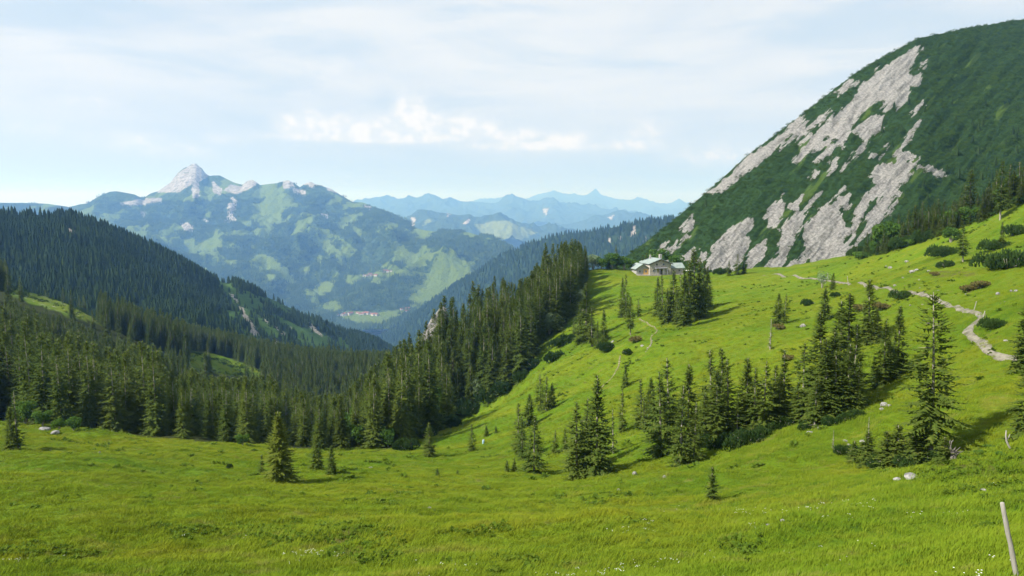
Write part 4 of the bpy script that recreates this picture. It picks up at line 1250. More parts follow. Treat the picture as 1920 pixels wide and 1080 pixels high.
def scatter(name, label, pts, scale, rot, protos, pick=None, sz=None, r=rng, parent=None, flat=None):
    n = len(pts)
    if n == 0:
        return None
    me = bpy.data.meshes.new(name)
    me.vertices.add(n)
    me.vertices.foreach_set('co', np.asarray(pts, np.float32).ravel())
    sc = np.asarray(scale, np.float32)
    a = me.attributes.new('size', 'FLOAT_VECTOR', 'POINT')
    a.data.foreach_set('vector', np.stack([sc, sc, sc if sz is None else np.asarray(sz, np.float32)], -1).ravel().astype(np.float32))
    a = me.attributes.new('turn', 'FLOAT_VECTOR', 'POINT')
    tv = np.zeros((n, 3), np.float32); tv[:, 2] = rot
    if flat is not None:
        tv[:, :2] = flat
    a.data.foreach_set('vector', tv.ravel())
    a = me.attributes.new('pick', 'INT', 'POINT')
    a.data.foreach_set('value', (np.asarray(pick) if pick is not None else r.integers(0, len(protos), n)).astype(np.int32))
    o = obj(name, me)
    ng = bpy.data.node_groups.new(name + '_scatter', 'GeometryNodeTree')
    ng.interface.new_socket('Geometry', in_out='INPUT', socket_type='NodeSocketGeometry')
    ng.interface.new_socket('Geometry', in_out='OUTPUT', socket_type='NodeSocketGeometry')
    gi, go = ng.nodes.new('NodeGroupInput'), ng.nodes.new('NodeGroupOutput')
    iop = ng.nodes.new('GeometryNodeInstanceOnPoints')
    jn = ng.nodes.new('GeometryNodeJoinGeometry')
    for pm in protos:
        oi = ng.nodes.new('GeometryNodeObjectInfo')
        oi.inputs['Object'].default_value = pm
        oi.inputs['As Instance'].default_value = True
        ng.links.new(oi.outputs['Geometry'], jn.inputs[0])
    ng.links.new(gi.outputs[0], iop.inputs['Points'])
    ng.links.new(jn.outputs[0], iop.inputs['Instance'])
    iop.inputs['Pick Instance'].default_value = True
    for an, dt, sock in (('pick', 'INT', 'Instance Index'), ('turn', 'FLOAT_VECTOR', 'Rotation'), ('size', 'FLOAT_VECTOR', 'Scale')):
        na = ng.nodes.new('GeometryNodeInputNamedAttribute')
        na.data_type = dt
        na.inputs['Name'].default_value = an
        ng.links.new(na.outputs['Attribute'], iop.inputs[sock])
    ng.links.new(iop.outputs[0], go.inputs[0])
    md = o.modifiers.new('scatter', 'NODES')
    md.node_group = ng
    tag(o, label, kind='stuff')
    return o


def join_mesh(name, pr, mats):
    """trunk and crown of a plant in one mesh, for the masses"""
    vs, fs, ms = [], [], []
    for k, key in enumerate(('trunk', 'crown')):
        me = pr[key]
        off = sum(len(v) for v in vs)
        co = np.empty(len(me.vertices) * 3, np.float32); me.vertices.foreach_get('co', co)
        me.calc_loop_triangles()
        tr = np.empty(len(me.loop_triangles) * 3, np.int32); me.loop_triangles.foreach_get('vertices', tr)
        vs.append(co.reshape(-1, 3)); fs.append(tr.reshape(-1, 3) + off); ms.append(np.full(len(tr) // 3, k))
    return mesh_np(name, np.concatenate(vs), np.concatenate(fs), mats, np.concatenate(ms))


FOREST_P = [proto_obj('spruce', join_mesh('spruce', SP['forest'][k], [M['bark'], M['forest']])) for k in range(5)]
for lst, name, label in ((b2, 'forest', 'dark spruces deeper in the left wood'), (s2, 'forest', 'spruces deeper in the spur wood')):
    if lst:
        a = np.array(lst)
        scatter(name, label, a[:, :3], a[:, 3] / 21.0 * rw.uniform(.85, 1.1, len(a)), rw.uniform(0, 6.28, len(a)), FOREST_P, sz=a[:, 3] / 21.0)


def far_tree(seed, layers=6, sides=8, H=1.0, R=0.235):
    """ragged stacked skirts, for trees a few pixels tall"""
    r = np.random.default_rng(seed)
    T = Tri()
    for k in range(layers):
        t = k / layers
        z0, z1 = H * (0.06 + 0.90 * t), H * min(1.02, 0.06 + 0.90 * t + 0.34)
        rad = R * (1 - t) ** 0.8 + 0.012
        top = np.array([0, 0, z1])
        ring = []
        for s in range(sides):
            a = 2 * math.pi * (s + r.uniform(-.25, .25)) / sides
            q = rad * (r.uniform(0.95, 1.2) if s % 2 else r.uniform(0.5, 0.72))
            ring.append(np.array([q * math.cos(a), q * math.sin(a), z0 - (0.03 if s % 2 else -0.03) * H + r.uniform(-.02, .02)]))
        for s in range(sides):
            T.tri(ring[s], ring[(s + 1) % sides], top)
    return T.mesh('far_spruce', [M['farforest']])


FAR_P = [proto_obj('far_spruce', far_tree(200 + k)) for k in range(5)]


def clump(seed, n, spread, hmin, hmax):
    r = np.random.default_rng(seed)
    T = Tri()
    for _ in range(n):
        x, y = r.uniform(-spread, spread, 2)
        h = r.uniform(hmin, hmax); R = h * 0.19
        for z0, z1, q in ((0.05, 0.75, 1.0), (0.40, 1.0, 0.62)):
            ph = r.uniform(0, 6.28)
            ring = [np.array([x + R * q * r.uniform(.7, 1.15) * math.cos(ph + k * 1.2566), y + R * q * r.uniform(.7, 1.15) * math.sin(ph + k * 1.2566), h * z0]) for k in range(5)]
            top = np.array([x, y, h * z1])
            for k in range(5):
                T.tri(ring[k], ring[(k + 1) % 5], top)
    return T.mesh('spruce_clump', [M['massif_wood']])


CLUMP_P = [proto_obj('spruce_clump', clump(300 + k, 16, 32, 14, 26)) for k in range(4)]

# valley behind the left wood, on the near ground
rv = np.random.default_rng(12)
xs, ys = rv.uniform(-420, 60, 26000), rv.uniform(300, 745, 26000)
zs = ground(xs, ys)
us, vs = proj(np.stack([xs, ys, zs], -1))
k = wood_mask(xs, ys, zs) & ((ys > 332) | (xs < -188)) & (us < 760) & (us > -300)
inter = np.ones(len(xs), bool)
k &= rv.random(len(xs)) < 0.62
p = np.stack([xs, ys, zs], -1)[k]
H = rv.uniform(11, 20, len(p))
hid = np.zeros(len(p), bool)                       # keep the clearings open to view, as they are
uu, vb_ = proj(p); vt_ = proj(p + np.stack([0 * H, 0 * H, H], -1))[1]
for c in CLEARINGS:
    for f in (0.0, 0.25, 0.5, 0.75, 1.0):
        hid |= in_poly(uu, vt_ + (vb_ - vt_) * f, c)
lim = np.interp(uu, [0, 60, 130, 200, 280, 330, 480, 520], [545, 560, 592, 625, 640, 655, 660, 640])
hid |= (vt_ < lim) & (p[:, 1] < 430)
kk = ~hid | (rv.random(len(p)) < 0.03)
p, H = p[kk], H[kk]
scatter('forest', 'dark spruces in the hollow beyond the left wood', p, H / 21.0, rv.uniform(0, 6.28, len(p)), FOREST_P[:3], sz=H / 21.0)

# left hill
pl, i, j = sample(GL, 95000, rv)
open_l = (LEL[i, j] > 0) | (RKL[i, j] > -0.5)
u, v = proj(pl)
thin = np.where((u > 400) & (u < 640) & (v > 525) & (TL[i] < 0.97), 0.55, 1.0)
k = (~open_l | (rv.random(len(pl)) < 0.04)) & (rv.random(len(pl)) < thin) & (TL[i] < 1.08)
pl = pl[k]
dens_l = fbm(pl[:, 0] / 55.0, pl[:, 1] / 55.0, 3, 121)
kk = rv.random(len(pl)) < np.clip(0.85 + 0.9 * dens_l, 0.25, 1)
pl = pl[kk]
H = (5.5 + 9.5 * rv.random(len(pl)) ** 1.2) * np.interp(pl[:, 1], [600, 1300, 1800], [1.0, 0.95, 1.05])
scatter('forest', 'dense dark spruce forest covering the left hill', pl - [0, 0, 0.4], H, rv.uniform(0, 6.28, len(pl)), FAR_P, sz=H)

# blue ridge
pb, i, j = sample(GB, 26000, rv)
k = (RKB[i, j] < -1) & (TB[i] < 1.05)
pb = pb[k]
H = rv.uniform(16, 26, len(pb))
scatter('forest', 'blue-green forest covering the long ridge beyond the spur', pb, H * 1.1, rv.uniform(0, 6.28, len(pb)), FAR_P, sz=H)

# far massif woods, in clumps
pw, i, j = sample(GW, 46000, rv)
u, v = proj(pw)
nn = fbm(pw[:, 0] / 420.0, pw[:, 1] / 420.0, 4, 90)
treeline = np.interp(u, [0, 200, 300, 400, 500, 560, 700, 800, 1000], [385, 362, 375, 372, 372, 362, 392, 430, 440])
ew = 3.0 * fbm(pw[:, 0] / 60.0, pw[:, 1] / 60.0, 3, 91)
k = (RKW[i, j] + ew < -0.5) & (LEW[i, j] + ew < -0.5) & (TW[i] < 0.985) & ((v > treeline + 4) | (u > 480) | (u < 290)) & (nn < 0.6) & ((v > treeline) | (rv.random(len(u)) < 0.25)) & (u > -60) & (v < 660)
pw = pw[k]
s = rv.uniform(0.7, 1.15, len(pw))
scatter('forest', 'hazy blue forests on the far rocky massif', pw, s, rv.uniform(0, 6.28, len(pw)), CLUMP_P, sz=s)

# dwarf pine and young spruce on the right mountain
MINI = [proto_obj('dwarf_pine', pine_bush(140 + k, 1.0, 0.46, M['mountain_pine'], 46)['crown']) for k in range(4)]
pr_, i, j = sample(GR, 105000, rv)
u, v = proj(pr_)
k = (RKR[i, j] < 0.2) & (LER[i, j] < 0) & (TR[i] < 1.05) & (u < 2000) & (v < 560)
pr_ = pr_[k]
s = (1.6 + 3.4 * rv.random(len(pr_)) ** 1.5) * np.interp(pr_[:, 1], [430, 900], [0.85, 1.25])
scatter('dwarf_pine_cover', 'dark green dwarf pine blanketing the right mountain', pr_ - [0, 0, 0.15], s, rv.uniform(0, 6.28, len(pr_)), MINI, sz=s * rv.uniform(0.7, 1.2, len(pr_)))
ps, i, j = sample(GR, 2600, rv)
u, v = proj(ps)
k = (RKR[i, j] < -2) & (TR[i] < 1.0) & (u > 1640) & (v > 190) & (rv.random(len(u)) < np.clip((v - 150) / 250, 0, 1))
k |= (RKR[i, j] < -2) & (v > 330) & (rv.random(len(u)) < 0.10)
ps = ps[k]
H = rv.uniform(3.5, 7.5, len(ps))
scatter('forest', 'young spruces scattered over the lower right mountain', ps, H, rv.uniform(0, 6.28, len(ps)), FAR_P, sz=H)

# ------------------------------------------------------------------ paths
def smooth_line(pts, n):
    pts = np.array(pts, float)
    seg = np.r_[0, np.cumsum(np.hypot(*np.diff(pts[:, :2], axis=0).T))]
    s = np.linspace(0, seg[-1], n)
    q = np.stack([np.interp(s, seg, pts[:, k]) for k in range(pts.shape[1])], -1)
    for _ in range(6):
        q[1:-1] = 0.25 * q[:-2] + 0.5 * q[1:-1] + 0.25 * q[2:]
    return q


def path_ribbon(name, label, px, w0, w1, n, mat, seed, lift=0.05):
    g = [spot(u, v)[:2] for u, v in px]
    q = smooth_line(g, n)
    t = np.gradient(q, axis=0)
    t /= np.linalg.norm(t, axis=1)[:, None] + 1e-9
    nrm = np.stack([-t[:, 1], t[:, 0]], -1)
    cols = 7
    wob = 1 + 0.28 * fbm(np.arange(n) / 9.0, np.zeros(n) + seed, 3, seed)
    vs = []
    for c in range(cols):
        f = (c / (cols - 1) - 0.5)
        e = q + nrm * (f * (w0 + (w1 - w0) * np.linspace(0, 1, n)) * wob)[:, None]
        if c in (0, cols - 1):
            e = e + nrm * (0.26 * fbm(np.arange(n) / 2.3, np.zeros(n) + c, 2, seed + c))[:, None]
        z = ground(e[:, 0], e[:, 1]) + lift + 0.00035 * np.hypot(e[:, 0], e[:, 1]) - (0.10 if c in (0, cols - 1) else 0.0)
        vs.append(np.c_[e, z])
    V = np.stack(vs, 1)
    o = obj(name, mesh_np(name, V.reshape(-1, 3), np.ascontiguousarray(grid_faces(n, cols)), [mat], smooth=True))
    tag(o, label, kind='structure')
    return q


MAIN_PATH = [(1432, 517), (1470, 520), (1500, 522), (1530, 524), (1567, 529), (1590, 532), (1620, 533), (1640, 538), (1670, 543), (1705, 549), (1725, 552), (1745, 557), (1758, 564), (1775, 570), (1795, 576), (1808, 582),
             (1824, 587), (1838, 590), (1842, 597), (1834, 604), (1820, 610), (1812, 619), (1816, 628), (1832, 638), (1846, 648), (1849, 658), (1862, 666), (1885, 671), (1905, 675), (1935, 684)]
path_q = path_ribbon('path', 'pale gravel footpath winding across the slope towards the hut', MAIN_PATH, 1.05, 1.0, 420, M['gravel'], 5, 0.10)
q2 = path_ribbon('path', 'faint trodden track on the slope below the hut', [(1200, 598), (1212, 606), (1228, 613), (1232, 622), (1220, 632), (1222, 645), (1214, 655)], 0.5, 0.35, 120, M['trodden'], 8, 0.03)
q3 = path_ribbon('path', 'narrow trodden trace ending among the trees left of the long grove', [(1163, 668), (1160, 688), (1148, 708), (1132, 722), (1122, 732)], 0.4, 0.3, 90, M['trodden'], 9, 0.03)
all_path = np.concatenate([path_q, q2, q3])


def near_path(x, y, d):
    m = np.zeros(len(x), bool)
    b = (x > all_path[:, 0].min() - 3) & (y > all_path[:, 1].min() - 3)
    ib = np.nonzero(b)[0]
    for c in np.array_split(ib, max(1, len(ib) // 4000)):
        dd = (x[c, None] - all_path[None, ::2, 0]) ** 2 + (y[c, None] - all_path[None, ::2, 1]) ** 2
        m[c] = dd.min(1) < d * d
    return m


# ------------------------------------------------------------------ the hut
def box(T, x0, x1, y0, y1, z0, z1, m=0):
    c = [np.array([x, y, z]) for z in (z0, z1) for y in (y0, y1) for x in (x0, x1)]
    for a, b, d, e in ((0, 1, 3, 2), (4, 6, 7, 5), (0, 4, 5, 1), (2, 3, 7, 6), (0, 2, 6, 4), (1, 5, 7, 3)):
        T.tri(c[a], c[e], c[d], m); T.tri(c[a], c[d], c[b], m)


def prism(T, prof, y0, y1, m=0):
    """extrude an (x, z) outline along y"""
    n = len(prof)
    a = [np.array([x, y0, z]) for x, z in prof]; b = [np.array([x, y1, z]) for x, z in prof]
    for i in range(n):
        j = (i + 1) % n
        T.tri(a[i], a[j], b[j], m); T.tri(a[i], b[j], b[i], m)
    for i in range(1, n - 1):
        T.tri(a[0], a[i + 1], a[i], m); T.tri(b[0], b[i], b[i + 1], m)


def part(name, parent, mat, fn, *args):
    T = Tri()
    fn(T, *args)
    return obj(name, T.mesh(name, [M[mat]] if isinstance(mat, str) else [mat]), parent)


def gable_roof(T, w, y0, y1, eave, apex, over, th=0.22):
    k = (apex - eave) / (w / 2)
    for s in (-1, 1):
        xo = s * (w / 2 + over)
        ze = eave - k * over
        pr = [(0, apex), (xo, ze), (xo, ze + th), (0, apex + th)]
        if s > 0:
            pr = pr[::-1]
        prism(T, pr, y0 - over, y1 + over)
    box(T, -0.16, 0.16, y0 - over - 0.01, y1 + over + 0.01, apex + th - 0.04, apex + th + 0.07)


def window(parent, x, z, w, h, y, face=-1):
    f = Tri()
    box(f, x - w / 2, x + w / 2, y - 0.06, y + 0.02, z - h / 2, z - h / 2 + 0.09)
    box(f, x - w / 2, x + w / 2, y - 0.06, y + 0.02, z + h / 2 - 0.09, z + h / 2)
    box(f, x - w / 2, x - w / 2 + 0.09, y - 0.058, y + 0.02, z - h / 2 + 0.09, z + h / 2 - 0.09)
    box(f, x + w / 2 - 0.09, x + w / 2, y - 0.058, y + 0.02, z - h / 2 + 0.09, z + h / 2 - 0.09)
    box(f, x - 0.03, x + 0.03, y - 0.056, y + 0.02, z - h / 2 + 0.09, z + h / 2 - 0.09)
    wf = obj('window', f.mesh('window_frame', [M['hut_trim']]), parent)
    g = Tri()
    box(g, x - w / 2 + 0.05, x + w / 2 - 0.05, y - 0.02, y - 0.005, z - h / 2 + 0.05, z + h / 2 - 0.05)
    obj('pane', g.mesh('pane', [M['glass']]), wf)


hp = spot(1238, 516)
hb = P(1238, 515.2, 376)
hut = bpy.data.objects.new('mountain_hut', None)
col.objects.link(hut)
hz = min(float(ground(hb[0] + a, hb[1] + b)) for a in (-10, 0, 12) for b in (-2, 8))
hut.location = (hb[0], hb[1], hb[2] - 0.15)
hut.scale = (1.06, 1.06, 1.06)
hut.rotation_euler = (0, 0, math.radians(14))
tag(hut, 'grey stone mountain hut with pale green metal roofs on the saddle', 'hut')
part('foundation', hut, 'hut_stone', box, -11.5, 14.0, -0.35, 9.0, -6.0, 0.25)
w0 = part('wall', hut, 'hut_stone', prism, [(-5.1, 0.25), (5.1, 0.25), (5.1, 5.2), (0, 7.1), (-5.1, 5.2)], 0, 11.0)
rf = part('roof', hut, 'hut_roof', gable_roof, 10.2, 0, 11.0, 5.25, 7.15, 0.75)
part('chimney', rf, 'hut_plaster', box, 0.9, 2.0, 3.0, 4.1, 6.3, 9.1)
part('chimney', rf, 'hut_plaster', box, -1.6, -1.0, 8.0, 8.6, 6.6, 8.6)
part('bargeboard', hut, 'hut_dark', lambda T: (prism(T, [(-5.85, 4.62), (0, 6.82), (0, 7.1), (-5.85, 4.92)], -0.80, -0.745), prism(T, [(0, 6.82), (5.85, 4.62), (5.85, 4.92), (0, 7.1)], -0.80, -0.745)))
for x in (-1.75, 1.55):
    window(hut, x, 4.75, 0.8, 0.95, -0.02)
window(hut, -3.3, 2.0, 0.85, 0.95, -0.02)
window(hut, 3.4, 2.0, 0.85, 0.95, -0.02)
door = part('door', hut, 'hut_dark', box, -0.65, 0.75, -0.09, -0.012, 0.25, 2.5)
part('handle', door, 'hut_trim', box, 0.5, 0.56, -0.14, -0.092, 1.2, 1.4)
cnp = part('canopy', hut, 'hut_trim', lambda T: prism(T, [(-2.9, 3.1), (2.9, 3.1), (2.9, 3.32), (-2.9, 3.32)], -1.7, -0.01))
for x in (-2.7, -0.9, 1.0, 2.7):
    part('post', cnp, 'hut_trim', box, x - 0.08, x + 0.08, -1.65, -1.49, 0.0, 3.1)
# left wing, lower, with honey-coloured boarding beside the link
part('wing_wall', hut, 'hut_plaster', prism, [(-10.9, 0.25), (-5.11, 0.25), (-5.11, 3.1), (-8.0, 4.9), (-10.9, 3.1)], 1.2, 8.0)
part('wing_roof', hut, 'hut_roof', lambda T: (prism(T, [(-8.0, 4.95), (-8.0, 5.15), (-11.7, 2.85), (-11.7, 2.65)], 0.5, 8.6), prism(T, [(-8.0, 5.15), (-8.0, 4.95), (-5.12, 3.15), (-5.12, 3.35)], 0.5, 8.6)))
part('boarding', hut, 'hut_wood', box, -7.6, -5.3, 1.10, 1.19, 0.3, 2.9)
window(hut, -6.4, 1.7, 0.7, 0.9, 1.085)
window(hut, -9.3, 1.7, 0.7, 0.9, 1.19)
# right wing with its ridge across
part('wing_wall', hut, 'hut_stone', box, 5.11, 12.2, 2.0, 7.5, 0.25, 2.85)


def wing2(T):
    a, b = 5.12, 12.8
    for (ya, za, yb, zb) in ((1.35, 2.70, 4.75, 4.85), (4.75, 4.85, 8.15, 2.70)):
        q = [np.array(v) for v in ((a, ya, za), (b, ya, za), (b, yb, zb), (a, yb, zb))]
        up = np.array([0, 0, 0.2])
        top = [v + up for v in q]
        T.tri(top[0], top[1], top[2]); T.tri(top[0], top[2], top[3]); T.tri(q[0], q[2], q[1]); T.tri(q[0], q[3], q[2])
        for i in range(4):
            j = (i + 1) % 4
            T.tri(q[i], q[j], top[j]); T.tri(q[i], top[j], top[i])


wr = part('wing_roof', hut, 'hut_roof', wing2)
part('wing_gable', hut, 'hut_stone', lambda T: [T.tri(np.array([x, 2.0, 2.85]), np.array([x, 7.5, 2.85]), np.array([x, 4.75, 4.84])) for x in (12.2, 12.0)])
part('chimney', wr, 'hut_plaster', box, 5.6, 6.3, 5.0, 5.7, 4.2, 6.3)
window(hut, 7.4, 1.7, 0.7, 0.8, 1.99)
window(hut, 10.2, 1.7, 0.7, 0.8, 1.99)

# terrace things
sh = P(1291, 515, 372); sh[2] = float(ground(sh[0], sh[1]))
T = Tri()
T.tube([np.array([0, 0, 0]), np.array([0, 0, 2.5])], [0.04, 0.03], 8)
ps_ = bpy.data.objects.new('parasol', None); col.objects.link(ps_); ps_.location = sh
tag(ps_, 'low white parasol on the terrace at the right end of the hut', 'parasol')
obj('pole', T.mesh('parasol_pole', [M['hut_trim']]), ps_)
T = Tri()
for k in range(8):
    a, b = k * math.pi / 4, (k + 1) * math.pi / 4
    T.tri(np.array([0, 0, 2.65]), np.array([1.7 * math.cos(a), 1.7 * math.sin(a), 2.1]), np.array([1.7 * math.cos(b), 1.7 * math.sin(b), 2.1]))
    T.tri(np.array([1.7 * math.cos(a), 1.7 * math.sin(a), 2.1]), np.array([1.7 * math.cos(a), 1.7 * math.sin(a), 1.95]), np.array([1.7 * math.cos(b), 1.7 * math.sin(b), 1.95]))
    T.tri(np.array([1.7 * math.cos(a), 1.7 * math.sin(a), 2.1]), np.array([1.7 * math.cos(b), 1.7 * math.sin(b), 1.95]), np.array([1.7 * math.cos(b), 1.7 * math.sin(b), 2.1]))
obj('canopy', T.mesh('parasol_canopy', [M['white']]), ps_)
fe = bpy.data.objects.new('rail_fence', None); col.objects.link(fe)
f0, f1 = P(1172, 512, 384), P(1192, 514, 381)
fe.location = (f0[0], f0[1], float(ground(f0[0], f0[1])))
tag(fe, 'short wooden rail fence left of the hut', 'fence')
dxy = f1[:2] - f0[:2]
for k in range(4):
    o2 = dxy * k / 3
    zz = float(ground(f0[0] + o2[0], f0[1] + o2[1])) - fe.location[2]
    part('post', fe, 'deadwood', lambda T: box(T, o2[0] - .06, o2[0] + .06, o2[1] - .06, o2[1] + .06, zz - 0.3, zz + 1.15))
for h in (0.55, 1.0):
    z1 = float(ground(f1[0], f1[1])) - fe.location[2]
    part('rail', fe, 'deadwood', lambda T: T.tube([np.array([0, -0.09, h]), np.array([dxy[0], dxy[1] - 0.09, h + z1])], [0.05, 0.05], 6))


# ------------------------------------------------------------------ posts, stump, dead branch, barrel
def pole(name, label, cat, base, top, r0, r1, group=None, sides=10):
    base, top = np.array(base, float), np.array(top, float)
    d = top - base
    T = Tri()
    n = 9
    rr = np.random.default_rng(int(abs(base[0]) * 100))
    pts = [d * (k / n) + (rr.uniform(-.006, .006, 3) if 0 < k < n else 0) for k in range(n + 1)]
    rad = [r0 + (r1 - r0) * k / n + rr.uniform(-.06, .06) * r0 for k in range(n + 1)]
    pts.append(d * 1.004); rad.append(r1 * 0.72)
    T.tube(pts, rad, sides)
    o = obj(name, T.mesh(name, [M['deadwood']], True), None, base)
    return tag(o, label, cat, group)


def leaning(u0, v0, u1, v1, r0, r1, name, label, cat, group=None, sink=0.5):
    b = spot(u0, v0)
    t = P(u1, v1, b[1])
    d = t - b
    pole(name, label, cat, b - d / np.linalg.norm(d) * sink, t, r0, r1, group)


PG = 'wooden marker posts along the path'
b0 = P(1906, 1105, 14.8); b0[2] = float(ground(b0[0], b0[1]))
tp = P(1879, 943, 14.8)
d0 = (tp - b0)
pole('marker_post', 'weathered pale wooden pole leaning in the bottom right corner', 'post', b0 - 0.3 * d0 / np.linalg.norm(d0), tp, 0.050, 0.040, PG, 14)
leaning(1840, 606, 1847, 583, 0.06, 0.05, 'marker_post', 'leaning pale post beside the round bush at the path bend', 'post', PG)
leaning(1826, 583, 1831, 565, 0.06, 0.05, 'marker_post', 'leaning pale post above the bend of the path', 'post', PG)
leaning(1590, 531, 1589, 518, 0.09, 0.08, 'marker_post', 'upright thin white post by the middle of the path', 'post', PG)
leaning(1552, 527, 1552, 512, 0.09, 0.08, 'marker_post', 'upright thin post beside the small dark spruce below the path', 'post', PG)

st = spot(1787, 862)
sc_ = st[1] / 61.0
T = Tri()
rr = np.random.default_rng(5)
T.tube([np.array([0, 0, -.2]), np.array([.05, 0, .5]), np.array([-.05, .1, .95])], [.34, .26, .12], 9)
for k in range(26):
    a = rr.uniform(0, 6.28); e = rr.uniform(0.15, 1.3)
    c = np.array([rr.uniform(-.25, .25), rr.uniform(-.1, .1), rr.uniform(.2, .9)])
    L = rr.uniform(.35, .95)
    d = np.array([math.cos(a) * math.cos(e), 0.5 * math.sin(a) * math.cos(e), math.sin(e) * rr.choice([1, 1, -0.3])])
    T.tube([c, c + d * L * .5 + rr.uniform(-.1, .1, 3), c + d * L + rr.uniform(-.15, .15, 3)], [.075, .05, .015], 5)
T.tube([np.array([-.2, 0, .8]), np.array([-.32, 0, 1.3]), np.array([-.22, .05, 1.75]), np.array([-.05, .05, 1.95])], [.08, .06, .05, .03], 6)
T.tube([np.array([-.32, 0, 1.45]), np.array([-.45, 0, 1.7]), np.array([-.36, .05, 1.95])], [.05, .045, .02], 6)
T.v = [p_ * 0.62 for p_ in T.v]
tag(obj('tree_stump', T.mesh('tree_stump', [M['stump']], True), None, st), 'upturned grey root stump at the right foot of the low spruce thicket', 'stump')
fb = spot(1895, 843)
T = Tri()
s = fb[1] / FPX
T.tube([np.array([0, 0, 0.02]), np.array([-4, 0, 7]) * s, np.array([-9, 0, 17]) * s, np.array([-11, 0, 27]) * s, np.array([-11, 0.1, 38]) * s], [.055, .06, .055, .045, .02], 8)
T.tube([np.array([-9, 0, 17]) * s, np.array([-4, 2, 24]) * s, np.array([-2, 2, 30]) * s], [.03, .022, .01], 5)
tag(obj('dead_branch', T.mesh('dead_branch', [M['deadwood']], True), None, fb), 'curved grey dead branch sticking from the grass below the right-edge spruce', 'branch')
bb = spot(906, 832)
T = Tri()
T.tube([np.array([0, 0, -.05]), np.array([0, 0, .08]), np.array([0, 0, .5]), np.array([0, 0, .98]), np.array([0, 0, 1.05])], [.29, .32, .34, .32, .28], 16)
br = obj('water_barrel', T.mesh('water_barrel', [M['blue']], True), None, bb)
br.rotation_euler = (0.08, 0.1, 0)
br.scale = (0.62, 0.62, 0.7)
tag(br, 'pale blue upright barrel beside a small spruce on the lower slope', 'barrel')
T = Tri()
T.tube([np.array([0, 0, 1.052]), np.array([0, 0, 1.10]), np.array([0, 0, 1.12])], [.30, .30, .24], 16)
obj('lid', T.mesh('barrel_lid', [M['hut_trim']], True), br)


# ------------------------------------------------------------------ boulders
def boulder_mesh(seed, rough=0.32):
    import bmesh
    bm = bmesh.new()
    bmesh.ops.create_icosphere(bm, subdivisions=3, radius=0.5)
    r = np.random.default_rng(seed)
    planes = [(lambda n: n / np.linalg.norm(n))(r.normal(size=3)) for _ in range(9)]
    cut = r.uniform(0.30, 0.45, 9)
    for v in bm.verts:
        p = np.array(v.co)
        for n, c in zip(planes, cut):          # broken flat faces
            k = p @ n
            if k > c:
                p = p - n * (k - c) * 0.85
        w = float(fbm(np.array([p[0] * 3.1 + seed]), np.array([p[1] * 3.1 + p[2] * 2.3]), 3, seed)[0])
        p = p * (1 + rough * 0.30 * w)
        v.co = p
    me = bpy.data.meshes.new('boulder')
    bm.to_mesh(me)
    bm.free()
    me.materials.append(M['boulder'])
    return me


BO = [boulder_mesh(400 + k) for k in range(6)]


def boulder(u, v, wpx, label, ratio=0.62, group=None, name='boulder'):
    q = spot(u, v)
    W_ = wpx / FPX * q[1]
    o = obj(name, random.choice(BO), None, (q[0], q[1], q[2] + 0.12 * W_ * ratio))
    o.scale = (W_, W_ * random.uniform(0.7, 1.0), W_ * ratio)
    o.rotation_euler = (random.uniform(-.15, .15), random.uniform(-.15, .15), random.uniform(0, 6.28))
    tag(o, label, 'rock', group)


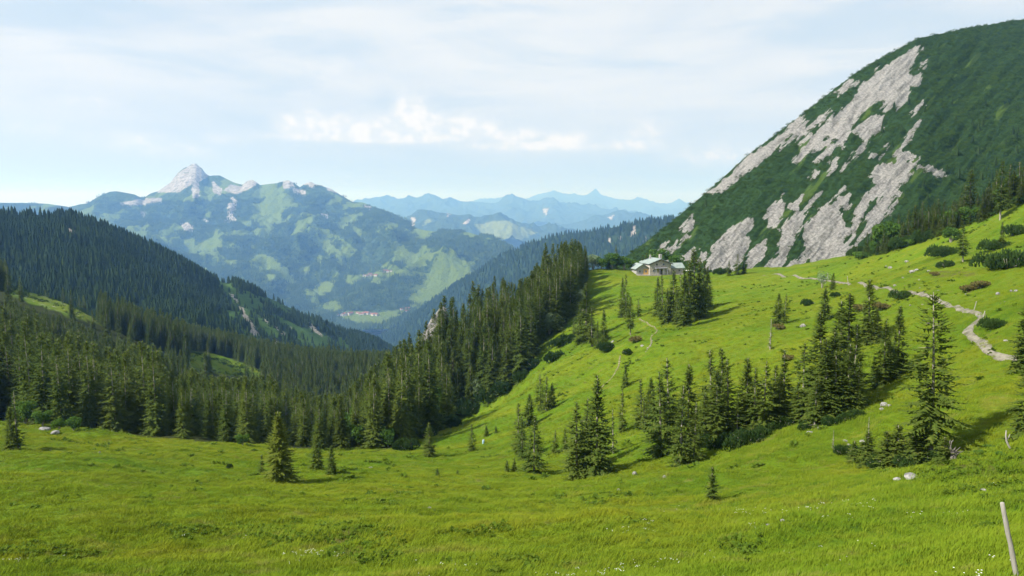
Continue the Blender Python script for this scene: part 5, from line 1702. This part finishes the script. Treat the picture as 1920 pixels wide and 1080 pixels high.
for a in [(1708, 897, 30, 'large pale boulder lying in the grass below the low spruce thicket', 0.5), (1682, 900, 15, 'smaller stone just left of the large pale boulder', 0.6), (1845, 922, 17, 'single pale stone near the right edge above the leaning pole', 0.6),
          (1467, 978, 10, 'small round stone alone in the lower right meadow', 0.8), (1440, 985, 10, 'flat stone sunk in the grass left of the small round stone', 0.3), (1518, 814, 15, 'pale stone left of the pale-stemmed spruce at the grove edge', 0.6),
          (1536, 804, 8, 'small stone right of the pale-stemmed spruce at the grove edge', 0.8), (1657, 762, 18, 'largest of the stones between the clump and the tallest spruce', 0.7), (1653, 770, 9, 'lowest of the stones between the clump and the tallest spruce', 0.8),
          (1668, 762, 9, 'rightmost of the stones between the clump and the tallest spruce', 0.8), (1585, 829, 11, 'flat stone above the left end of the low spruce thicket', 0.5), (1591, 836, 8, 'lower small stone at the left end of the low spruce thicket', 0.7),
          (1617, 831, 11, 'slanting stone above the middle of the low spruce thicket', 0.9), (1594, 777, 13, 'flat stone at the right foot of the dense tall clump', 0.4), (1190, 891, 13, 'pale angular stone below the left end of the long grove', 0.8),
          (1160, 920, 8, 'small stone in the meadow below the front pair of spruces', 0.7), (1290, 873, 9, 'stone right of the foot of the biggest front spruce of the long grove', 0.6), (1246, 895, 9, 'grey stone in the grass below the long grove', 0.6),
          (104, 814, 16, 'pale boulder at the edge of the left wood', 0.65), (84, 806, 24, 'dark flat rock slab under the bushes of the left wood', 0.35), (186, 849, 9, 'flat stone in the shadowed hollow of the left meadow', 0.4),
          (1711, 511, 13, 'left stone of the pale cluster above the path', 0.6), (1720, 508, 11, 'right stone of the pale cluster above the path', 0.6), (1742, 510, 9, 'flat stone right of the pale cluster above the path', 0.5),
          (1700, 491, 8, 'lone white stone high on the slope above the path', 0.6), (1669, 503, 8, 'white stone in the patch left of the pale cluster', 0.8), (1678, 537, 6, 'small white stone just above the path', 0.9), (1871, 553, 9, 'slanting white stone right of the dry heather bank', 0.9),
          (1896, 548, 7, 'left one of two white stones near the right-edge spruce', 0.8), (1905, 547, 8, 'right one of two white stones near the right-edge spruce', 0.8), (1837, 594, 9, 'pale stone on the outside of the path bend', 0.5), (1506, 613, 12, 'grey angular rock in the middle of the slope', 0.8),
          (1148, 642, 8, 'white stone beside the dwarf pine thicket left of the faint track', 0.7), (1204, 650, 9, 'white stone between the two bends of the faint track', 0.5), (1886, 640, 10, 'pale stone under the right-edge spruce inside the path bend', 0.4), (695, 878, 8, 'brownish stone in the hollow of the middle meadow', 0.5),
          (805, 953, 9, 'flat pale stone in the middle of the lower meadow', 0.3), (1110, 767, 0, '', 0)]:
    if a[2]:
        boulder(*a)
rsr = random.Random(4)
for k in range(7):
    boulder(1212 + k * 2.0 + rsr.uniform(-2, 2), 661 - k * 3.6, rsr.uniform(3, 5.5), 'small white stone in the row along the faint track', 0.7, 'stones along the faint track')
for k in range(16):
    boulder(rsr.uniform(1650, 1915), rsr.uniform(496, 580), rsr.uniform(2.5, 5), 'small white stone scattered on the upper slope beside the path', 0.7, 'small stones above the path')

# crag behind the spur
T_ = P(812, 612, 560)
cg = obj('rock_crag', boulder_mesh(431, 0.6), None, (T_[0], T_[1], T_[2] - 14))
cg.data.materials[0] = M['crag']
cg.scale = (20, 18, 56)
cg.rotation_euler = (0.0, 0.28, 0.4)
tag(cg, 'grey limestone crag showing through behind the spur wood', 'crag')


# ------------------------------------------------------------------ shrubs
def shrub(u, v, wpx, kind, label, group=None, hk=1.0):
    q = spot(u, v)
    pr = BU[kind][random.randrange(len(BU[kind]))]
    s = wpx / FPX * q[1] / pr['W']
    nm = {'pine': 'dwarf_pine', 'airy': 'pale_leafy_bush', 'broad': 'leafy_bush', 'whitebeam': 'pale_leafy_bush', 'brown': 'dry_shrub', 'low': 'leafy_bush'}[kind]
    e = plant(nm, ('stems', 'foliage'), pr, (q[0], q[1], q[2] - 0.05), s, random.uniform(0, 6.28), s * hk)
    tag(e, label, 'bush', group)


for a in [(1037, 677, 38, 'pine', 'round dark dwarf pine alone on the slope right of the spur wood'), (1137, 658, 34, 'pine', 'dwarf pine at the foot of the pointed spruce left of the faint track'), (1176, 665, 24, 'pine', 'small dark dwarf pine at the top of the narrow trace'),
          (1516, 573, 26, 'pine', 'low dark dwarf pine left of the dark broad spruce'), (1566, 557, 20, 'pine', 'small dwarf pine right of the dark broad spruce'), (1690, 561, 36, 'pine', 'dwarf pine touching the lower side of the path'),
          (1864, 616, 42, 'pine', 'round dark bush beside the leaning post inside the path bend'), (430, 878, 17, 'pine', 'tiny dark bush alone in the left meadow'), (1890, 504, 74, 'pine', 'big dark bush on the right slope, right half'), (1862, 500, 56, 'pine', 'big dark bush on the right slope, left half'),
          (1768, 482, 46, 'pine', 'dark bush left of the pale twin-stemmed spruce'), (1772, 502, 30, 'pine', 'lowest dark bush left of the pale twin-stemmed spruce'), (1866, 470, 44, 'pine', 'dark bush left of the small dark spruce above the big bush'), (1905, 440, 40, 'pine', 'dark bush at the right edge above the small dark spruce'),
          (1640, 471, 40, 'pine', 'middle dwarf pine of the low row at the foot of the scree chute'), (1664, 467, 40, 'pine', 'right dwarf pine of the low row at the foot of the scree chute'), (1616, 477, 32, 'pine', 'left dwarf pine of the low row at the foot of the scree chute'), (1700, 462, 36, 'pine', 'dwarf pine under the left end of the right crest wood'),
          (1735, 450, 40, 'pine', 'dwarf pine under the middle of the right crest wood'), (1800, 420, 40, 'pine', 'dwarf pine under the right part of the right crest wood'), (1850, 400, 36, 'pine', 'dwarf pine at the foot of the tall crest spruces'),
          (1674, 462, 44, 'broad', 'light green leafy tree at the left end of the right crest wood', None, 1.2), (1818, 420, 36, 'broad', 'light green leafy bush right of the crest spruces'), (1753, 434, 34, 'broad', 'light green leafy bush in the middle of the crest wood'), (1782, 455, 34, 'broad', 'leafy bush below the crest wood'),
          (1912, 372, 40, 'broad', 'yellow-green leafy bush at the right end of the crest', None, 1.2), (1836, 395, 26, 'broad', 'small leafy bush beside the pale half-dead crest spruce'),
          (1030, 628, 42, 'whitebeam', 'silvery pale bush at the right edge of the spur wood'), (896, 752, 30, 'whitebeam', 'silvery pale bush low in the spur wood', None, 1.5), (1084, 575, 34, 'whitebeam', 'pale bush between the spur spruces below the hut'), (1112, 502, 30, 'whitebeam', 'greyish pale bush at the top right corner of the spur wood'),
          (1541, 541, 30, 'airy', 'thin pale bush left of the small dark spruce below the path', None, 1.1), (1148, 505, 34, 'broad', 'light green bush behind the meadow, left of the hut'), (1170, 504, 30, 'broad', 'second light green bush left of the hut'), (1193, 505, 26, 'broad', 'bush right behind the left wing of the hut'), (1128, 505, 26, 'broad', 'small bush between the pale bush and the hut bushes'),
          (1262, 505, 40, 'broad', 'leafy bush behind the right wing of the hut'), (1232, 500, 40, 'broad', 'leafy tree behind the hut roof', None, 1.3), (1352, 514, 26, 'pine', 'dwarf pine on the saddle crest left of the three spruces'),
          (455, 836, 27, 'broad', 'bright green bush at the edge of the left wood beside the meadow'), (48, 796, 40, 'broad', 'leftmost light green bush at the edge of the left wood', None, 1.3), (80, 800, 36, 'broad', 'second light green bush at the edge of the left wood'), (138, 808, 30, 'broad', 'third light green bush at the edge of the left wood'), (112, 807, 26, 'broad', 'small green bush behind the pale boulder'), (165, 808, 18, 'low', 'lowest green bush at the edge of the left wood'),
          (1611, 584, 32, 'brown', 'dull brown shrub left of the clump on the upper slope'), (1650, 582, 36, 'brown', 'reddish brown shrub right of the clump on the upper slope'), (1192, 642, 26, 'brown', 'reddish dry shrub patch below the white-stemmed spruce'), (1838, 540, 34, 'brown', 'right half of the dry heather bank above the path'), (1815, 547, 30, 'brown', 'left half of the dry heather bank above the path'),
          (1752, 518, 20, 'brown', 'small dark heather tuft left of the dry bank'), (1476, 676, 24, 'brown', 'dry brown shrub on the slope above the long grove'), (1460, 618, 26, 'brown', 'rusty shrub at the foot of the twin spruces')]:
    shrub(*a)
for lst, text, group, kind in (
        ([(1342, 838, 52), (1372, 838, 60), (1400, 832, 58), (1425, 820, 50), (1450, 806, 44), (1476, 797, 40)], 'dwarf pine from the left in the thicket under the long grove', 'dwarf pine thicket under the long grove', 'pine'),
        ([(1580, 852, 40), (1612, 858, 44), (1646, 876, 50), (1700, 876, 54), (1752, 866, 44)], 'dwarf pine from the left in the thicket under the tallest spruce', 'low thicket under the tallest spruce', 'pine'),
        ([(1510, 805, 30), (1560, 797, 36), (1585, 789, 34), (1606, 780, 26)], 'dwarf pine from the left under the dense tall clump', 'dwarf pines under the dense clump', 'pine'),
        ([(760, 843, 44), (800, 822, 46), (842, 800, 52), (880, 776, 54), (915, 752, 56), (948, 735, 48), (978, 712, 40), (1002, 690, 36), (1050, 650, 34), (1066, 640, 30)], 'dwarf pine from the left along the lower edge of the spur wood', 'dwarf pines edging the spur wood', 'pine'),
        ([(1860, 842, 34), (1880, 856, 30), (1838, 852, 28)], 'low green bush from the left beside the curved dead branch', 'low bushes beside the dead branch', 'low'),
        ([(648, 836, 46), (672, 836, 42), (700, 838, 48), (728, 838, 40)], 'leafy green bush from the left at the low left end of the spur wood', 'leafy bushes at the left end of the spur', 'broad')):
    for i, (u, v, w) in enumerate(sorted(lst)):
        shrub(u, v, w, kind, ORD[i] + ' ' + text, group, 1.15 if kind == 'broad' else 1.0)

# the belt of bushes and young trees along the right crest
rb = random.Random(9)
for k in range(30):
    t_ = k / 29
    u = 1600 + 320 * t_ + rb.uniform(-8, 8)
    v = np.interp(u, [1600, 1700, 1760, 1850, 1920], [478, 452, 428, 398, 372]) + rb.uniform(-4, 12)
    shrub(u, v, rb.uniform(24, 44), rb.choice(['pine', 'pine', 'broad', 'low']), 'bush in the dense belt of bushes along the right crest', 'bushes along the right crest', rb.uniform(0.9, 1.5))
CREST = [(1600, 486), (1680, 452), (1740, 425), (1800, 398), (1860, 372), (1925, 335), (1925, 382), (1860, 408), (1800, 430), (1740, 452), (1670, 474), (1610, 488)]
pts = []
while len(pts) < 380:
    u, v = rb.uniform(1600, 1935), rb.uniform(335, 488)
    if in_poly(np.array([u]), np.array([v]), CREST)[0]:
        q = spot(u, v)
        if 120 < q[1] < 420:
            pts.append(q)
pts = np.array(pts)
rc = np.random.default_rng(3)
young = rc.random(len(pts)) < 0.42
for sel, protos, lo, hi, lab in ((~young, MINI, 1.8, 4.2, 'dense dark scrub along the right crest'), (young, FOREST_P[:4], 0.16, 0.46, 'young spruces in the scrub along the right crest')):
    n_ = int(sel.sum())
    ss = rc.uniform(lo, hi, n_)
    scatter('crest_scrub', lab, pts[sel], ss, rc.uniform(0, 6.28, n_), protos)

# leafy trees among the spur spruces
for (u, v, d, wpx) in [(660, 800, 245, 60), (690, 770, 262, 60), (720, 790, 255, 50), (750, 760, 268, 46), (985, 560, 340, 40), (850, 600, 306, 44), (905, 700, 270, 40), (1062, 520, 352, 40), (640, 815, 240, 44), (775, 800, 238, 40), (645, 782, 190, 50), (668, 765, 205, 54), (690, 788, 195, 46), (712, 770, 212, 48), (655, 812, 180, 40), (735, 800, 200, 42), (628, 800, 200, 40), (700, 812, 182, 38), (820, 740, 238, 36), (1010, 640, 272, 34)]:
    x = (u - CX) / FPX * d
    pr = BU['broad'][random.randrange(2)]
    s = wpx / FPX * d / pr['W']
    zt = -(v - HORIZON) / FPX * d
    z = float(ground(x, d))
    e = plant('leafy_tree', ('trunk', 'crown'), pr, (x, d, z), s, random.uniform(0, 6.28), max(s, (zt - z) / pr['H'] * 1.05))
    tag(e, 'light green leafy tree between the spruces of the spur wood', 'tree', 'leafy trees in the spur wood')

# ------------------------------------------------------------------ farms in the valley
gu, gvv = proj(GW)


def on_massif(u, v):
    d = (gu - u) ** 2 + (gvv - v) ** 2
    d[TW > 1.0] = 1e9
    k = np.argmin(d)
    return GW.reshape(-1, 3)[k]


HW, HR = Tri(), Tri()
prism(HW, [(-6, -3), (6, -3), (6, 6), (0, 9.5), (-6, 6)], -8, 8)
gable_roof(HR, 12, -8, 8, 6.05, 9.6, 1.2, 0.4)
hw, hr = HW.mesh('house_wall', [M['render']]), HR.mesh('house_roof', [M['tile']])
for text, group, spots in (('from the left in the upper far valley hamlet', 'farmhouses of the upper hamlet', [(682, 517), (688, 519), (693, 516), (698, 518), (704, 517), (722, 509), (728, 511), (733, 510)]),
                           ('from the left in the lower far valley village', 'houses of the lower village', [(634, 591), (641, 592), (648, 591), (655, 590), (670, 588), (676, 590), (682, 588), (688, 590), (694, 588), (699, 591), (706, 590), (755, 581), (761, 583), (766, 582)])):
    for i, (u, v) in enumerate(sorted(spots)):
        q = on_massif(u, v)
        e = bpy.data.objects.new('farmhouse', None)
        col.objects.link(e)
        e.location = q
        e.rotation_euler = (0, 0, random.uniform(0, 3.14))
        s = random.uniform(0.9, 1.6)
        e.scale = (s, s * random.uniform(1, 1.4), s)
        obj('wall', hw, e); obj('roof', hr, e)
        tag(e, ORD[i] + ' tiny red-roofed house ' + text, 'house', group)


# ------------------------------------------------------------------ grass, herbs and flowers
def tuft(seed, n, rad, h0, h1, wid, mat, bend=0.5):
    r = np.random.default_rng(seed)
    T = Tri()
    for _ in range(n):
        a, q = r.uniform(0, 6.28), rad * math.sqrt(r.random())
        b = np.array([q * math.cos(a), q * math.sin(a), -0.03])
        h = r.uniform(h0, h1)
        ph = r.uniform(0, 6.28)
        lean = np.array([math.cos(ph), math.sin(ph), 0]) * h * r.uniform(0.1, bend) + np.array([0.12 * h, 0.05 * h, 0])
        s = np.array([-math.sin(ph + 0.6), math.cos(ph + 0.6), 0]) * wid * r.uniform(0.6, 1.2)
        m = b + lean * 0.35 + np.array([0, 0, h * 0.6])
        t = b + lean + np.array([0, 0, h])
        T.tri(b - s, b + s, m + s * 0.8); T.tri(b - s, m + s * 0.8, m - s * 0.8); T.tri(m - s * 0.8, m + s * 0.8, t)
    return T.mesh('grass_tuft', [mat])


def herb(seed, n, mat):
    r = np.random.default_rng(seed)
    T = Tri()
    for _ in range(n):
        a = r.uniform(0, 6.28); L = r.uniform(0.18, 0.42); e = r.uniform(0.3, 1.2)
        d = np.array([math.cos(a) * math.cos(e), math.sin(a) * math.cos(e), math.sin(e)])
        s = np.array([-math.sin(a), math.cos(a), 0]) * L * 0.28
        b = np.array([r.uniform(-.12, .12), r.uniform(-.12, .12), 0])
        m, t = b + d * L * 0.55, b + d * L + np.array([0, 0, -L * 0.2])
        T.tri(b, m + s, m - s); T.tri(m - s, m + s, t)
    return T.mesh('herb', [mat])


def flower(seed):
    r = np.random.default_rng(seed)
    T = Tri()
    for _ in range(3):
        p = np.array([r.uniform(-.3, .3), r.uniform(-.3, .3), r.uniform(.22, .42)])
        n = 6
        for k in range(n):
            a, b = 6.283 * k / n, 6.283 * (k + 1) / n
            T.tri(p, p + 0.022 * np.array([math.cos(a), math.sin(a), 0.25]), p + 0.022 * np.array([math.cos(b), math.sin(b), 0.25]), 1)
        T.tri(p, np.array([p[0] + .006, p[1], 0]), np.array([p[0] - .006, p[1], 0]), 0)
    return T.mesh('flower', [M['blades'], M['flower']])


TUFT_P = [proto_obj('grass_tuft', tuft(500 + k, 52, 0.34, 0.09, 0.23, 0.010, M['blades'])) for k in range(4)] + \
         [proto_obj('grass_tuft', tuft(510 + k, 36, 0.30, 0.15, 0.36, 0.009, M['blades'], 0.8)) for k in range(2)]
HERB_P = [proto_obj('herb', herb(520 + k, 16, M['herb'])) for k in range(3)]
FLOWER_P = [proto_obj('flower', flower(530 + k)) for k in range(3)]
rg = np.random.default_rng(21)


def field(bands):
    X, Y, D = [], [], []
    for (r0, r1, dens) in bands:
        amin, amax = math.radians(-37), math.radians(37)
        n = int(dens * 0.5 * (amax - amin) * (r1 * r1 - r0 * r0))
        rr_ = np.sqrt(rg.uniform(r0 * r0, r1 * r1, n)); aa = rg.uniform(amin, amax, n)
        X.append(rr_ * np.sin(aa)); Y.append(rr_ * np.cos(aa)); D.append(rr_)
    x, y, d = np.concatenate(X), np.concatenate(Y), np.concatenate(D)
    z = ground(x, y)
    k = ~wood_mask(x, y, z) & ~near_path(x, y, 0.5)
    return x[k], y[k], z[k], d[k]


x, y, z, d = field([(11, 30, 26), (30, 50, 13), (50, 90, 6), (90, 150, 2.6), (150, 260, 1.1), (260, 400, 0.3)])
clumpy = fbm(x / 2.6, y / 2.6, 3, 77)
s = np.interp(d, [11, 50, 150, 400], [0.75, 0.95, 1.5, 2.2]) * rg.uniform(0.65, 1.2, len(x)) * (1 + 0.45 * clumpy)
pick = np.where(rg.random(len(x)) < 0.25 + 0.5 * (fbm(x / 14, y / 14, 3, 79) > 0.1), rg.integers(4, 6, len(x)), rg.integers(0, 4, len(x)))
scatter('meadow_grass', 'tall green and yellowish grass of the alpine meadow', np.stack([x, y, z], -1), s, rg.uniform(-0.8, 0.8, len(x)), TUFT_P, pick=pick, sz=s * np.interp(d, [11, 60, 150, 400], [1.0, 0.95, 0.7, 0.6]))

HERBS = [[(280, 985), (420, 982), (560, 985), (640, 998), (640, 1018), (520, 1020), (400, 1010), (290, 1000)], [(0, 1022), (120, 1022), (215, 1030), (210, 1045), (90, 1046), (0, 1040)], [(600, 975), (700, 975), (780, 1000), (740, 1050), (640, 1055), (600, 1030)],
         [(930, 1045), (1060, 1042), (1080, 1082), (920, 1082)], [(1350, 1010), (1420, 1010), (1420, 1045), (1350, 1050)], [(860, 990), (960, 985), (960, 1000), (870, 1005)], [(1500, 780), (1560, 800), (1700, 890), (1560, 870), (1480, 810)], [(1740, 868), (1920, 850), (1920, 960), (1780, 930), (1700, 890)]]
x, y, z, d = field([(11, 70, 9)])
u, v = proj(np.stack([x, y, z], -1))
sd = sdf_polys(u, v, HERBS, 40)
k = (sd / 12 + 1.3 * fbm(x / 2.2, y / 2.2, 3, 83) > 0.15) | (fbm(x / 3.5, y / 3.5, 3, 84) > 0.75)
x, y, z = x[k], y[k], z[k]
s = rg.uniform(0.4, 0.95, len(x))
scatter('herb_patches', 'broad-leaved dark green herbs in patches in the lower meadow', np.stack([x, y, z], -1), s, rg.uniform(0, 6.28, len(x)), HERB_P)
x, y, z, d = field([(60, 320, 0.5)])
k = fbm(x / 7.0, y / 5.0, 4, 85, 0.6) > 0.52
x, y, z, d = x[k], y[k], z[k], d[k]
s = rg.uniform(1.0, 2.2, len(x))
scatter('herb_patches', 'low dark herbs and bilberry scattered over the slope', np.stack([x, y, z], -1), s, rg.uniform(0, 6.28, len(x)), HERB_P, sz=s * 0.8)
# shrubs in the far clearings
xs, ys = rg.uniform(-330, -100, 2600), rg.uniform(380, 560, 2600)
zs = ground(xs, ys)
u, v = proj(np.stack([xs, ys, zs], -1))
k = np.zeros(len(xs), bool)
for c in CLEARINGS:
    k |= in_poly(u, v, c)
k &= fbm(xs / 14.0, ys / 14.0, 3, 88) > -0.05
s = rg.uniform(1.5, 4.5, k.sum())
scatter('clearing_shrubs', 'dark shrubs dotting the clearings beyond the left wood', np.stack([xs, ys, zs], -1)[k], s, rg.uniform(0, 6.28, k.sum()), MINI, sz=s)
x, y, z, d = field([(11, 45, 0.9)])
k = fbm(x / 6, y / 6, 3, 87) + 0.2 * (x > 2) > 0.42
x, y, z = x[k], y[k], z[k]
scatter('white_flowers', 'tiny white flowers sprinkled in the nearest grass', np.stack([x, y, z], -1), rg.uniform(0.5, 0.9, len(x)), rg.uniform(0, 6.28, len(x)), FLOWER_P)


# ------------------------------------------------------------------ haze
def add_haze():
    x0, x1, y0, y1, z0, z1 = -43000, 43000, -4000, 44000, -1302, 640
    vv = [(x, y, z) for x in (x0, x1) for y in (y0, y1) for z in (z0, z1)]
    ff = [(0, 1, 3, 2), (4, 6, 7, 5), (0, 4, 5, 1), (2, 3, 7, 6), (0, 2, 6, 4), (1, 5, 7, 3)]
    m = bpy.data.materials.new('haze')
    m.use_nodes = True
    t = NT(m.node_tree)
    t.n.clear()
    out = t.new('ShaderNodeOutputMaterial')
    pv = t.new('ShaderNodeVolumePrincipled')
    pv.inputs['Color'].default_value = (0.22, 0.48, 1.0, 1)
    pv.inputs['Absorption Color'].default_value = (1, 1, 1, 1)
    pv.inputs['Density'].default_value = 9.0e-5
    pv.inputs['Anisotropy'].default_value = 0.2
    t.l.new(pv.outputs[0], out.inputs['Volume'])
    o = obj('haze', mesh_np('haze', vv, ff, [m]))
    tag(o, 'pale blue summer haze filling the valleys', kind='stuff')


add_haze()
